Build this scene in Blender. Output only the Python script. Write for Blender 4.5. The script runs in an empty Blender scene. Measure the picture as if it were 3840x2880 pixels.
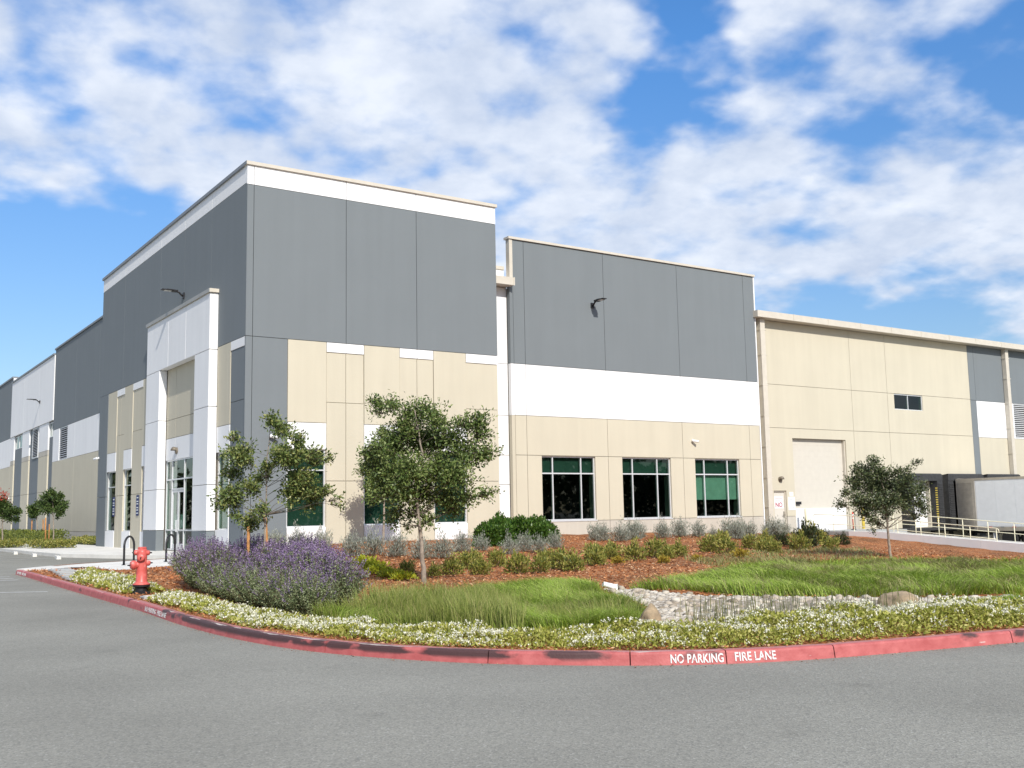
import bpy, bmesh, math, random
import numpy as np
from mathutils import Vector, Matrix

sc = bpy.context.scene
col = sc.collection
rad = math.radians

# ------------------------------------------------------------------ camera
cam_d = bpy.data.cameras.new('camera')
cam_d.sensor_width = 36.0
cam_d.lens = 36.79
cam_d.clip_start = 0.05
cam_d.clip_end = 3000
cam = bpy.data.objects.new('camera', cam_d)
col.objects.link(cam)
_yaw, _pit, _rol = rad(34.0526), rad(7.0195), rad(-1.0659)
_f = Vector((math.sin(_yaw)*math.cos(_pit), math.cos(_yaw)*math.cos(_pit), math.sin(_pit)))
_r = Vector((math.cos(_yaw), -math.sin(_yaw), 0))
_u = _r.cross(_f)
_r2 = _r*math.cos(_rol) + _u*math.sin(_rol)
_u2 = -_r*math.sin(_rol) + _u*math.cos(_rol)
cam.matrix_world = Matrix(((_r2.x, _u2.x, -_f.x, 0), (_r2.y, _u2.y, -_f.y, 0), (_r2.z, _u2.z, -_f.z, 1.55), (0, 0, 0, 1)))
sc.camera = cam

# ------------------------------------------------------------------ view
sc.view_settings.view_transform = 'Standard'
sc.view_settings.look = 'None'
sc.view_settings.exposure = 0.32
sc.view_settings.gamma = 1.0
sc.view_settings.use_curve_mapping = False

# ------------------------------------------------------------------ sky with broken cloud
SUN_EL = 36.0
SUN_AZ = 192.2
world = bpy.data.worlds.new('World')
sc.world = world
world.use_nodes = True
def build_world():
    nt = world.node_tree
    N, L = nt.nodes, nt.links
    bg = N['Background']
    bg.inputs[1].default_value = 0.1
    def math_(op, a, b=None, c=None):
        m = N.new('ShaderNodeMath'); m.operation = op
        for i, v in enumerate((a, b, c)):
            if v is None: continue
            if isinstance(v, (int, float)): m.inputs[i].default_value = v
            else: L.new(v, m.inputs[i])
        return m.outputs[0]
    def rng_(src, a, b, c=0.0, d=1.0, smooth=False):
        m = N.new('ShaderNodeMapRange')
        if smooth: m.interpolation_type = 'SMOOTHSTEP'
        for i, v in zip((1, 2, 3, 4), (a, b, c, d)): m.inputs[i].default_value = v
        L.new(src, m.inputs[0]); return m.outputs[0]
    def noise_(vec, scale, detail, rough=0.5, dist=0.0):
        n = N.new('ShaderNodeTexNoise')
        n.inputs['Scale'].default_value = scale; n.inputs['Detail'].default_value = detail
        n.inputs['Roughness'].default_value = rough; n.inputs['Distortion'].default_value = dist
        L.new(vec, n.inputs['Vector']); return n.outputs[0]
    sky = N.new('ShaderNodeTexSky')
    sky.sky_type = 'NISHITA'
    sky.sun_disc = False
    sky.sun_elevation = rad(SUN_EL)
    sky.sun_rotation = rad(SUN_AZ)
    sky.dust_density = 0.6
    sky.ozone_density = 3.0
    tc = N.new('ShaderNodeTexCoord')
    sep = N.new('ShaderNodeSeparateXYZ')
    L.new(tc.outputs['Generated'], sep.inputs[0])
    hsv = N.new('ShaderNodeHueSaturation')
    L.new(rng_(sep.outputs[2], 0.05, 0.42, 1.12, 1.26), hsv.inputs['Saturation'])
    L.new(rng_(sep.outputs[2], 0.05, 0.42, 0.90, 1.55), hsv.inputs['Value'])
    hsv.inputs['Hue'].default_value = 0.504
    L.new(sky.outputs[0], hsv.inputs['Color'])
    # position on the cloud layer overhead
    zc = math_('ADD', math_('MAXIMUM', sep.outputs[2], 0.0), 0.30)
    comb = N.new('ShaderNodeCombineXYZ')
    L.new(math_('DIVIDE', sep.outputs[0], zc), comb.inputs[0])
    L.new(math_('DIVIDE', sep.outputs[1], zc), comb.inputs[1])
    P = comb.outputs[0]
    # clear gaps and denser banks: centre, half sizes, turn, amount
    wn = N.new('ShaderNodeTexNoise'); wn.inputs['Scale'].default_value = 5.0; wn.inputs['Detail'].default_value = 4
    L.new(P, wn.inputs['Vector'])
    w1 = N.new('ShaderNodeVectorMath'); w1.operation = 'SUBTRACT'; w1.inputs[1].default_value = (.5, .5, .5); L.new(wn.outputs['Color'], w1.inputs[0])
    w2 = N.new('ShaderNodeVectorMath'); w2.operation = 'SCALE'; w2.inputs['Scale'].default_value = 0.34; L.new(w1.outputs[0], w2.inputs[0])
    w3 = N.new('ShaderNodeVectorMath'); w3.operation = 'ADD'; L.new(P, w3.inputs[0]); L.new(w2.outputs[0], w3.inputs[1])
    PW_ = w3.outputs[0]
    total = None
    for (cx, cy, rx, ry, rot, amt) in CLOUD_BANKS:
        mp = N.new('ShaderNodeMapping'); mp.vector_type = 'TEXTURE'
        mp.inputs['Location'].default_value = (cx, cy, 0); mp.inputs['Rotation'].default_value = (0, 0, rad(rot)); mp.inputs['Scale'].default_value = (rx, ry, 1)
        L.new(PW_, mp.inputs[0])
        ln = N.new('ShaderNodeVectorMath'); ln.operation = 'LENGTH'; L.new(mp.outputs[0], ln.inputs[0])
        v = math_('MULTIPLY', rng_(ln.outputs['Value'], 1.35, 0.35, 0, 1, True), amt)
        total = v if total is None else math_('ADD', total, v)
    mp = N.new('ShaderNodeMapping')
    mp.inputs['Location'].default_value = CLOUD_LOC
    mp.inputs['Rotation'].default_value = (0, 0, rad(CLOUD_ROT))
    mp.inputs['Scale'].default_value = (1.05, 1.05, 1)
    L.new(P, mp.inputs[0])
    V = mp.outputs[0]
    big, mid, fine = noise_(V, 2.2, 3), noise_(V, 7.6, 2.5, 0.45, 0.1), noise_(V, 22, 4, 0.5, 0.1)
    s = math_('ADD', math_('ADD', math_('MULTIPLY', big, 0.34), math_('MULTIPLY', mid, 0.54)), math_('MULTIPLY', fine, 0.16))
    s = math_('ADD', s, total)
    cov = rng_(s, CLOUD_LO, CLOUD_HI, 0, 1, True)
    # lit tops and soft grey undersides
    mp2 = N.new('ShaderNodeVectorMath'); mp2.operation = 'ADD'; mp2.inputs[1].default_value = (0.03, 0.05, 0.6)
    L.new(V, mp2.inputs[0])
    sh = math_('ADD', math_('MULTIPLY', noise_(mp2.outputs[0], 6.5, 5, 0.55, 0.2), 0.75), math_('MULTIPLY', fine, 0.25))
    ramp = N.new('ShaderNodeValToRGB')
    e = ramp.color_ramp.elements
    e[0].position = 0.36; e[0].color = (4.9, 5.6, 6.9, 1)
    e[1].position = 0.68; e[1].color = (7.4, 7.8, 8.5, 1)
    L.new(sh, ramp.inputs[0])
    fac = math_('MULTIPLY', cov, math_('MULTIPLY', rng_(sep.outputs[2], 0.0, 0.12), 0.94))
    mix = N.new('ShaderNodeMix'); mix.data_type = 'RGBA'
    L.new(fac, mix.inputs[0]); L.new(hsv.outputs[0], mix.inputs[6]); L.new(ramp.outputs[0], mix.inputs[7])
    L.new(mix.outputs[2], bg.inputs[0])
CLOUD_LOC = (3.1, 1.7, 0.0)
CLOUD_ROT = 25.0
CLOUD_LO, CLOUD_HI = 0.375, 0.60
CLOUD_BANKS = [(0.36, 2.02, 0.46, 0.46, 0, -0.26), (0.92, 0.97, 0.27, 0.075, 52, -0.17), (1.75, 1.34, 0.24, 0.30, 0, -0.24), (1.17, 0.64, 0.12, 0.10, 0, -0.16), (1.38, 1.02, 0.34, 0.2, -35, 0.06), (0.72, 1.35, 0.7, 0.3, -10, 0.05)]
build_world()

# ------------------------------------------------------------------ sun
sun_d = bpy.data.lights.new('sun', 'SUN')
sun_d.energy = 3.7
sun_d.angle = rad(0.53)
sun_d.color = (1.0, 0.95, 0.87)
sun = bpy.data.objects.new('sun', sun_d)
col.objects.link(sun)
sun.rotation_euler = Vector((0.217, 1.0, -0.743)).to_track_quat('-Z', 'Y').to_euler()
sun.location = (0, 0, 40)

# ------------------------------------------------------------------ tagging and objects
def tag(o, label=None, cat=None, group=None, kind=None):
    if label: o['label'] = label
    if cat: o['category'] = cat
    if group: o['group'] = group
    if kind: o['kind'] = kind
    return o

def link(name, data, parent=None):
    o = bpy.data.objects.new(name, data)
    col.objects.link(o)
    if parent is not None: o.parent = parent
    return o

def empty(name, loc=(0, 0, 0), rz=0.0):
    o = bpy.data.objects.new(name, None)
    o.empty_display_size = 0.2
    col.objects.link(o)
    o.location = loc
    o.rotation_euler = (0, 0, rz)
    return o

class MB:
    """collects boxes, bars, tubes and lathes into one mesh"""
    def __init__(s): s.bm = bmesh.new()
    def quad(s, *p):
        return s.bm.faces.new([s.bm.verts.new(q) for q in p])
    def poly(s, pts):
        return s.bm.faces.new([s.bm.verts.new(q) for q in pts])
    def box(s, x0, x1, y0, y1, z0, z1):
        v = [s.bm.verts.new((x, y, z)) for z in (z0, z1) for y in (y0, y1) for x in (x0, x1)]
        for f in ((0, 2, 3, 1), (4, 5, 7, 6), (0, 1, 5, 4), (2, 6, 7, 3), (0, 4, 6, 2), (1, 3, 7, 5)):
            s.bm.faces.new([v[i] for i in f])
        return s
    def obox(s, c, ax, ay, az):
        c, ax, ay, az = map(Vector, (c, ax, ay, az))
        v = [s.bm.verts.new(c + ax*i + ay*j + az*k) for k in (-1, 1) for j in (-1, 1) for i in (-1, 1)]
        for f in ((0, 2, 3, 1), (4, 5, 7, 6), (0, 1, 5, 4), (2, 6, 7, 3), (0, 4, 6, 2), (1, 3, 7, 5)):
            s.bm.faces.new([v[i] for i in f])
        return s
    def tube(s, pts, radii, n=8, cap=True):
        pts = [Vector(p) for p in pts]
        if isinstance(radii, (int, float)): radii = [radii]*len(pts)
        rings = []
        ref = None
        for i, p in enumerate(pts):
            d = (pts[min(i+1, len(pts)-1)] - pts[max(i-1, 0)]).normalized()
            if ref is None or abs(ref.dot(d)) > 0.95:
                ref = Vector((0, 0, 1)) if abs(d.z) < 0.9 else Vector((1, 0, 0))
            a = d.cross(ref).normalized(); b = d.cross(a).normalized()
            ref = a.cross(d).normalized()
            rings.append([s.bm.verts.new(p + (a*math.cos(t) + b*math.sin(t))*radii[i]) for t in [2*math.pi*k/n for k in range(n)]])
        for i in range(len(rings)-1):
            for k in range(n):
                s.bm.faces.new((rings[i][k], rings[i][(k+1) % n], rings[i+1][(k+1) % n], rings[i+1][k]))
        if cap:
            s.bm.faces.new(rings[0]); s.bm.faces.new(rings[-1])
        return s
    def lathe(s, prof, c=(0, 0, 0), axis=(0, 0, 1), n=20):
        ax = Vector(axis).normalized()
        ref = Vector((1, 0, 0)) if abs(ax.x) < 0.9 else Vector((0, 1, 0))
        a = ax.cross(ref).normalized(); b = ax.cross(a)
        c = Vector(c)
        rings = [[s.bm.verts.new(c + ax*h + (a*math.cos(t) + b*math.sin(t))*max(r, 1e-4)) for t in [2*math.pi*k/n for k in range(n)]] for r, h in prof]
        for i in range(len(rings)-1):
            for k in range(n):
                s.bm.faces.new((rings[i][k], rings[i][(k+1) % n], rings[i+1][(k+1) % n], rings[i+1][k]))
        s.bm.faces.new(rings[0]); s.bm.faces.new(rings[-1])
        return s
    def build(s, name, m=None, parent=None, smooth=False, bevel=0.0):
        bmesh.ops.recalc_face_normals(s.bm, faces=s.bm.faces)
        if bevel:
            bmesh.ops.bevel(s.bm, geom=[e for e in s.bm.edges], offset=bevel, segments=1, affect='EDGES')
        me = bpy.data.meshes.new(name)
        s.bm.to_mesh(me); s.bm.free()
        if smooth:
            me.polygons.foreach_set('use_smooth', [True]*len(me.polygons))
        if m: me.materials.append(m)
        return link(name, me, parent)

def raw_mesh(name, V, k, m, parent=None, smooth=False):
    """V: (n,k,3) array, one polygon of k corners per row"""
    V = np.asarray(V, dtype=np.float32).reshape(-1, k, 3)
    n = len(V)
    me = bpy.data.meshes.new(name)
    me.vertices.add(n*k); me.vertices.foreach_set('co', V.ravel())
    me.loops.add(n*k); me.loops.foreach_set('vertex_index', np.arange(n*k, dtype=np.int32))
    me.polygons.add(n); me.polygons.foreach_set('loop_start', np.arange(0, n*k, k, dtype=np.int32))
    me.polygons.foreach_set('loop_total', np.full(n, k, dtype=np.int32))
    if m: me.materials.append(m)
    me.update(calc_edges=True)
    return link(name, me, parent)

def copy_tree(o, parent=None):
    c = o.copy(); col.objects.link(c)
    c.parent = parent
    for ch in list(o.children): copy_tree(ch, c)
    return c

# ------------------------------------------------------------------ materials
def new_mat(name):
    m = bpy.data.materials.new(name); m.use_nodes = True
    return m, m.node_tree.nodes, m.node_tree.links, m.node_tree.nodes['Principled BSDF']

def simple(name, c, rough=0.6, metal=0.0, var=0.08, scale=3.0, bump=0.0, bscale=60.0, spec=0.4):
    m, N, L, P = new_mat(name)
    P.inputs['Roughness'].default_value = rough
    P.inputs['Metallic'].default_value = metal
    P.inputs['Specular IOR Level'].default_value = spec
    tc = N.new('ShaderNodeTexCoord')
    nz = N.new('ShaderNodeTexNoise'); nz.inputs['Scale'].default_value = scale; nz.inputs['Detail'].default_value = 6
    L.new(tc.outputs['Object'], nz.inputs['Vector'])
    r = N.new('ShaderNodeValToRGB')
    r.color_ramp.elements[0].position = 0.3; r.color_ramp.elements[1].position = 0.7
    r.color_ramp.elements[0].color = (*[x*(1-var) for x in c], 1)
    r.color_ramp.elements[1].color = (*[min(1, x*(1+var)) for x in c], 1)
    L.new(nz.outputs[0], r.inputs[0]); L.new(r.outputs[0], P.inputs['Base Color'])
    if bump:
        b = N.new('ShaderNodeBump'); b.inputs['Strength'].default_value = bump; b.inputs['Distance'].default_value = 0.01
        n2 = N.new('ShaderNodeTexNoise'); n2.inputs['Scale'].default_value = bscale; n2.inputs['Detail'].default_value = 3
        L.new(tc.outputs['Object'], n2.inputs['Vector']); L.new(n2.outputs[0], b.inputs['Height']); L.new(b.outputs[0], P.inputs['Normal'])
    return m

def wall_paint(name, c, streak=0.05):
    """elastomeric wall paint: fine sand texture, faint large blotches and rain streaks"""
    m, N, L, P = new_mat(name)
    P.inputs['Roughness'].default_value = 0.85
    P.inputs['Specular IOR Level'].default_value = 0.25
    tc = N.new('ShaderNodeTexCoord')
    a = N.new('ShaderNodeTexNoise'); a.inputs['Scale'].default_value = 0.55; a.inputs['Detail'].default_value = 5
    L.new(tc.outputs['Object'], a.inputs['Vector'])
    mp = N.new('ShaderNodeMapping'); mp.inputs['Scale'].default_value = (2.6, 2.6, 0.16)
    L.new(tc.outputs['Object'], mp.inputs[0])
    b = N.new('ShaderNodeTexNoise'); b.inputs['Scale'].default_value = 1.0; b.inputs['Detail'].default_value = 4
    L.new(mp.outputs[0], b.inputs['Vector'])
    add = N.new('ShaderNodeMath'); add.operation = 'ADD'
    L.new(a.outputs[0], add.inputs[0]); L.new(b.outputs[0], add.inputs[1])
    r = N.new('ShaderNodeValToRGB')
    r.color_ramp.elements[0].position = 0.75; r.color_ramp.elements[1].position = 1.2
    r.color_ramp.elements[0].position = 0.38; r.color_ramp.elements[1].position = 0.62
    half = N.new('ShaderNodeMath'); half.operation = 'MULTIPLY'; half.inputs[1].default_value = 0.5
    L.new(add.outputs[0], half.inputs[0])
    r.color_ramp.elements[0].color = (*[x*(1-streak) for x in c], 1)
    r.color_ramp.elements[1].color = (*[min(1, x*(1+streak)) for x in c], 1)
    L.new(half.outputs[0], r.inputs[0]); L.new(r.outputs[0], P.inputs['Base Color'])
    bp = N.new('ShaderNodeBump'); bp.inputs['Strength'].default_value = 0.18; bp.inputs['Distance'].default_value = 0.01
    n2 = N.new('ShaderNodeTexNoise'); n2.inputs['Scale'].default_value = 14; n2.inputs['Detail'].default_value = 8
    L.new(tc.outputs['Object'], n2.inputs['Vector']); L.new(n2.outputs[0], bp.inputs['Height']); L.new(bp.outputs[0], P.inputs['Normal'])
    return m

def leafy(name, cols, rough=0.5, trans=0.25):
    """foliage: one colour per leaf drawn from a ramp, some light passing through"""
    m, N, L, P = new_mat(name)
    P.inputs['Roughness'].default_value = rough
    P.inputs['Specular IOR Level'].default_value = 0.35
    g = N.new('ShaderNodeNewGeometry')
    r = N.new('ShaderNodeValToRGB')
    while len(r.color_ramp.elements) < len(cols): r.color_ramp.elements.new(0.5)
    for i, c in enumerate(cols):
        r.color_ramp.elements[i].position = i/max(1, len(cols)-1)
        r.color_ramp.elements[i].color = (*c, 1)
    L.new(g.outputs['Random Per Island'], r.inputs[0])
    L.new(r.outputs[0], P.inputs['Base Color'])
    t = N.new('ShaderNodeBsdfTranslucent'); L.new(r.outputs[0], t.inputs[0])
    mx = N.new('ShaderNodeMixShader'); mx.inputs[0].default_value = trans
    out = N['Material Output']
    L.new(P.outputs[0], mx.inputs[1]); L.new(t.outputs[0], mx.inputs[2]); L.new(mx.outputs[0], out.inputs[0])
    return m

def glass_mat(name, tint, rough=0.015):
    m, N, L, P = new_mat(name)
    N.remove(P)
    tr = N.new('ShaderNodeBsdfTransparent'); tr.inputs[0].default_value = (*tint, 1)
    gl = N.new('ShaderNodeBsdfGlossy'); gl.inputs['Roughness'].default_value = rough; gl.inputs[0].default_value = (0.95, 1, 0.98, 1)
    ge = N.new('ShaderNodeNewGeometry')
    dt = N.new('ShaderNodeVectorMath'); dt.operation = 'DOT_PRODUCT'
    L.new(ge.outputs['Normal'], dt.inputs[0]); L.new(ge.outputs['Incoming'], dt.inputs[1])
    def mth(op, a, b=None):
        x = N.new('ShaderNodeMath'); x.operation = op
        for i, v in enumerate((a, b)):
            if v is None: continue
            if isinstance(v, (int, float)): x.inputs[i].default_value = v
            else: L.new(v, x.inputs[i])
        return x.outputs[0]
    fres = mth('ADD', mth('MULTIPLY', mth('POWER', mth('SUBTRACT', 1.0, mth('ABSOLUTE', dt.outputs['Value'])), 5.0), 0.94), 0.06)
    mx = N.new('ShaderNodeMixShader')
    L.new(fres, mx.inputs[0]); L.new(tr.outputs[0], mx.inputs[1]); L.new(gl.outputs[0], mx.inputs[2])
    L.new(mx.outputs[0], N['Material Output'].inputs[0])
    return m

M = {}
M['white'] = wall_paint('white_paint', (0.80, 0.80, 0.80), 0.025)
M['beige'] = wall_paint('beige_paint', (0.55, 0.507, 0.400), 0.03)
M['grey'] = wall_paint('grey_paint', (0.180, 0.201, 0.213), 0.022)
M['base'] = wall_paint('base_paint', (0.50, 0.465, 0.40), 0.06)
M['trim'] = simple('trim_metal', (0.58, 0.535, 0.455), 0.5, 0.0, 0.05)
M['joint'] = simple('joint_sealant', (0.46, 0.42, 0.36), 0.8, 0, 0.1)
M['frame'] = simple('window_aluminium', (0.72, 0.73, 0.74), 0.35, 0.3, 0.03)
M['glass'] = glass_mat('tinted_glass', (0.30, 0.48, 0.40))
M['blind_dark'] = simple('dark_blind', (0.115, 0.15, 0.135), 0.8, 0, 0.1)
M['blind_teal'] = simple('teal_blind', (0.22, 0.40, 0.34), 0.8, 0, 0.1)
M['blind_pale'] = simple('pale_blind', (0.70, 0.74, 0.68), 0.8, 0, 0.1)
M['dark'] = simple('dark_interior', (0.03, 0.03, 0.03), 0.9, 0, 0.2)
M['roof'] = simple('roof_membrane', (0.55, 0.54, 0.52), 0.9, 0, 0.1)
M['black'] = simple('black_metal', (0.018, 0.018, 0.02), 0.4, 0.0, 0.2)
M['rubber'] = simple('black_rubber', (0.040, 0.041, 0.043), 0.75, 0, 0.25, 6, 0.3, 30)
M['rail'] = simple('cream_yellow_paint', (0.80, 0.76, 0.56), 0.45, 0, 0.06, 5)
M['yellow'] = simple('yellow_paint', (0.82, 0.62, 0.10), 0.45, 0, 0.1, 5)
M['door'] = simple('door_paint', (0.62, 0.585, 0.52), 0.5, 0, 0.03)
M['shutter'] = simple('shutter_paint', (0.575, 0.54, 0.47), 0.55, 0, 0.03)
M['plastic_white'] = simple('white_plastic', (0.8, 0.8, 0.8), 0.35, 0, 0.03)
M['sign_white'] = simple('sign_white', (0.82, 0.82, 0.82), 0.5, 0, 0.02)
M['sign_blue'] = simple('sign_blue', (0.02, 0.035, 0.13), 0.45, 0, 0.1)
M['ink_red'] = simple('ink_red', (0.40, 0.08, 0.12), 0.6, 0, 0.1)
M['ink_grey'] = simple('ink_grey', (0.25, 0.28, 0.30), 0.6, 0, 0.1)
M['print_white'] = simple('print_white', (0.75, 0.78, 0.78), 0.6, 0, 0.03)
M['concrete'] = simple('pale_concrete', (0.68, 0.66, 0.61), 0.85, 0, 0.10, 1.2, 0.25, 40)
M['concrete_grey'] = simple('grey_concrete', (0.36, 0.37, 0.36), 0.85, 0, 0.12, 1.2, 0.25, 40)
M['road_white'] = simple('road_paint', (0.62, 0.62, 0.60), 0.7, 0, 0.2, 6)
M['truck_white'] = simple('trailer_white', (0.84, 0.86, 0.88), 0.3, 0, 0.03)
M['steel'] = simple('bare_steel', (0.52, 0.48, 0.42), 0.38, 0.55, 0.1, 4)
M['tyre'] = simple('tyre_rubber', (0.02, 0.02, 0.02), 0.8, 0, 0.2, 8, 0.3, 50)
M['bark'] = simple('bark_grey', (0.30, 0.25, 0.20), 0.9, 0, 0.3, 14, 0.8, 45)
M['limb'] = simple('limb_bark', (0.13, 0.105, 0.08), 0.9, 0, 0.3, 14)
M['coping_shaded'] = simple('shaded_coping_metal', (0.19, 0.205, 0.22), 0.5, 0, 0.05)  # grey caps for the west faces, their shade put into the colour
M['stake'] = simple('lodgepole_stake', (0.40, 0.19, 0.065), 0.8, 0, 0.35, 9, 0.4, 40)
M['stem'] = simple('twig_brown', (0.14, 0.10, 0.06), 0.9, 0, 0.25, 10)
M['red_post'] = simple('red_post', (0.65, 0.06, 0.035), 0.5, 0, 0.1)
M['pvc'] = simple('pvc_white', (0.80, 0.84, 0.80), 0.4, 0, 0.03)
M['pvc_green'] = simple('pvc_green', (0.05, 0.26, 0.13), 0.5, 0, 0.1)
M['lens'] = simple('lamp_lens', (0.55, 0.55, 0.52), 0.3, 0, 0.05)
M['sconce'] = simple('bronze_lamp', (0.20, 0.17, 0.13), 0.5, 0.2, 0.1)

def hydrant_red():
    m, N, L, P = new_mat('faded_red_enamel')
    P.inputs['Roughness'].default_value = 0.42
    tc = N.new('ShaderNodeTexCoord')
    a = N.new('ShaderNodeTexNoise'); a.inputs['Scale'].default_value = 9; a.inputs['Detail'].default_value = 6
    L.new(tc.outputs['Object'], a.inputs['Vector'])
    r = N.new('ShaderNodeValToRGB')
    e = r.color_ramp.elements
    e[0].position = 0.30; e[0].color = (0.50, 0.075, 0.06, 1)
    e[1].position = 0.62; e[1].color = (0.62, 0.13, 0.11, 1)
    n = e.new(0.74); n.color = (0.66, 0.33, 0.28, 1)
    L.new(a.outputs[0], r.inputs[0]); L.new(r.outputs[0], P.inputs['Base Color'])
    return m
M['hydrant'] = hydrant_red()

def asphalt():
    m, N, L, P = new_mat('asphalt')
    P.inputs['Roughness'].default_value = 0.92
    P.inputs['Specular IOR Level'].default_value = 0.2
    tc = N.new('ShaderNodeTexCoord')
    fine = N.new('ShaderNodeTexVoronoi'); fine.inputs['Scale'].default_value = 75
    L.new(tc.outputs['Object'], fine.inputs['Vector'])
    big = N.new('ShaderNodeTexNoise'); big.inputs['Scale'].default_value = 0.35; big.inputs['Detail'].default_value = 7
    L.new(tc.outputs['Object'], big.inputs['Vector'])
    midn = N.new('ShaderNodeTexNoise'); midn.inputs['Scale'].default_value = 24; midn.inputs['Detail'].default_value = 6; midn.inputs['Roughness'].default_value = 0.75
    L.new(tc.outputs['Object'], midn.inputs['Vector'])
    r1 = N.new('ShaderNodeValToRGB')
    e = r1.color_ramp.elements
    e[0].position = 0.0; e[0].color = (0.19, 0.187, 0.17, 1)
    e[1].position = 1.0; e[1].color = (0.36, 0.355, 0.325, 1)
    for p_, v_ in ((0.35, 0.25), (0.75, 0.277), (0.95, 0.30)):
        k = e.new(p_); k.color = (v_, v_*0.975, v_*0.855, 1)
    sepc = N.new('ShaderNodeSeparateColor'); L.new(fine.outputs['Color'], sepc.inputs[0])
    L.new(sepc.outputs[0], r1.inputs[0])
    r2 = N.new('ShaderNodeValToRGB')
    r2.color_ramp.elements[0].position = 0.32; r2.color_ramp.elements[0].color = (0.86, 0.86, 0.85, 1)
    r2.color_ramp.elements[1].position = 0.70; r2.color_ramp.elements[1].color = (1.08, 1.08, 1.07, 1)
    L.new(big.outputs[0], r2.inputs[0])
    r3 = N.new('ShaderNodeValToRGB')
    r3.color_ramp.elements[0].position = 0.33; r3.color_ramp.elements[0].color = (0.90, 0.90, 0.90, 1)
    r3.color_ramp.elements[1].position = 0.68; r3.color_ramp.elements[1].color = (1.06, 1.06, 1.06, 1)
    L.new(midn.outputs[0], r3.inputs[0])
    mu = N.new('ShaderNodeMix'); mu.data_type = 'RGBA'; mu.blend_type = 'MULTIPLY'; mu.inputs[0].default_value = 1
    L.new(r1.outputs[0], mu.inputs[6]); L.new(r2.outputs[0], mu.inputs[7])
    mu2 = N.new('ShaderNodeMix'); mu2.data_type = 'RGBA'; mu2.blend_type = 'MULTIPLY'; mu2.inputs[0].default_value = 1
    L.new(mu.outputs[2], mu2.inputs[6]); L.new(r3.outputs[0], mu2.inputs[7])
    # oil and tyre stains
    st = N.new('ShaderNodeTexNoise'); st.inputs['Scale'].default_value = 1.1; st.inputs['Detail'].default_value = 5
    L.new(tc.outputs['Object'], st.inputs['Vector'])
    r4 = N.new('ShaderNodeValToRGB')
    r4.color_ramp.elements[0].position = 0.27; r4.color_ramp.elements[0].color = (0.86, 0.86, 0.86, 1)
    r4.color_ramp.elements[1].position = 0.36; r4.color_ramp.elements[1].color = (1, 1, 1, 1)
    L.new(st.outputs[0], r4.inputs[0])
    mu3 = N.new('ShaderNodeMix'); mu3.data_type = 'RGBA'; mu3.blend_type = 'MULTIPLY'; mu3.inputs[0].default_value = 1
    L.new(mu2.outputs[2], mu3.inputs[6]); L.new(r4.outputs[0], mu3.inputs[7])
    L.new(mu3.outputs[2], P.inputs['Base Color'])
    b = N.new('ShaderNodeBump'); b.inputs['Strength'].default_value = 0.5; b.inputs['Distance'].default_value = 0.006
    L.new(fine.outputs['Distance'], b.inputs['Height']); L.new(b.outputs[0], P.inputs['Normal'])
    return m
M['asphalt'] = asphalt()

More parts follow.
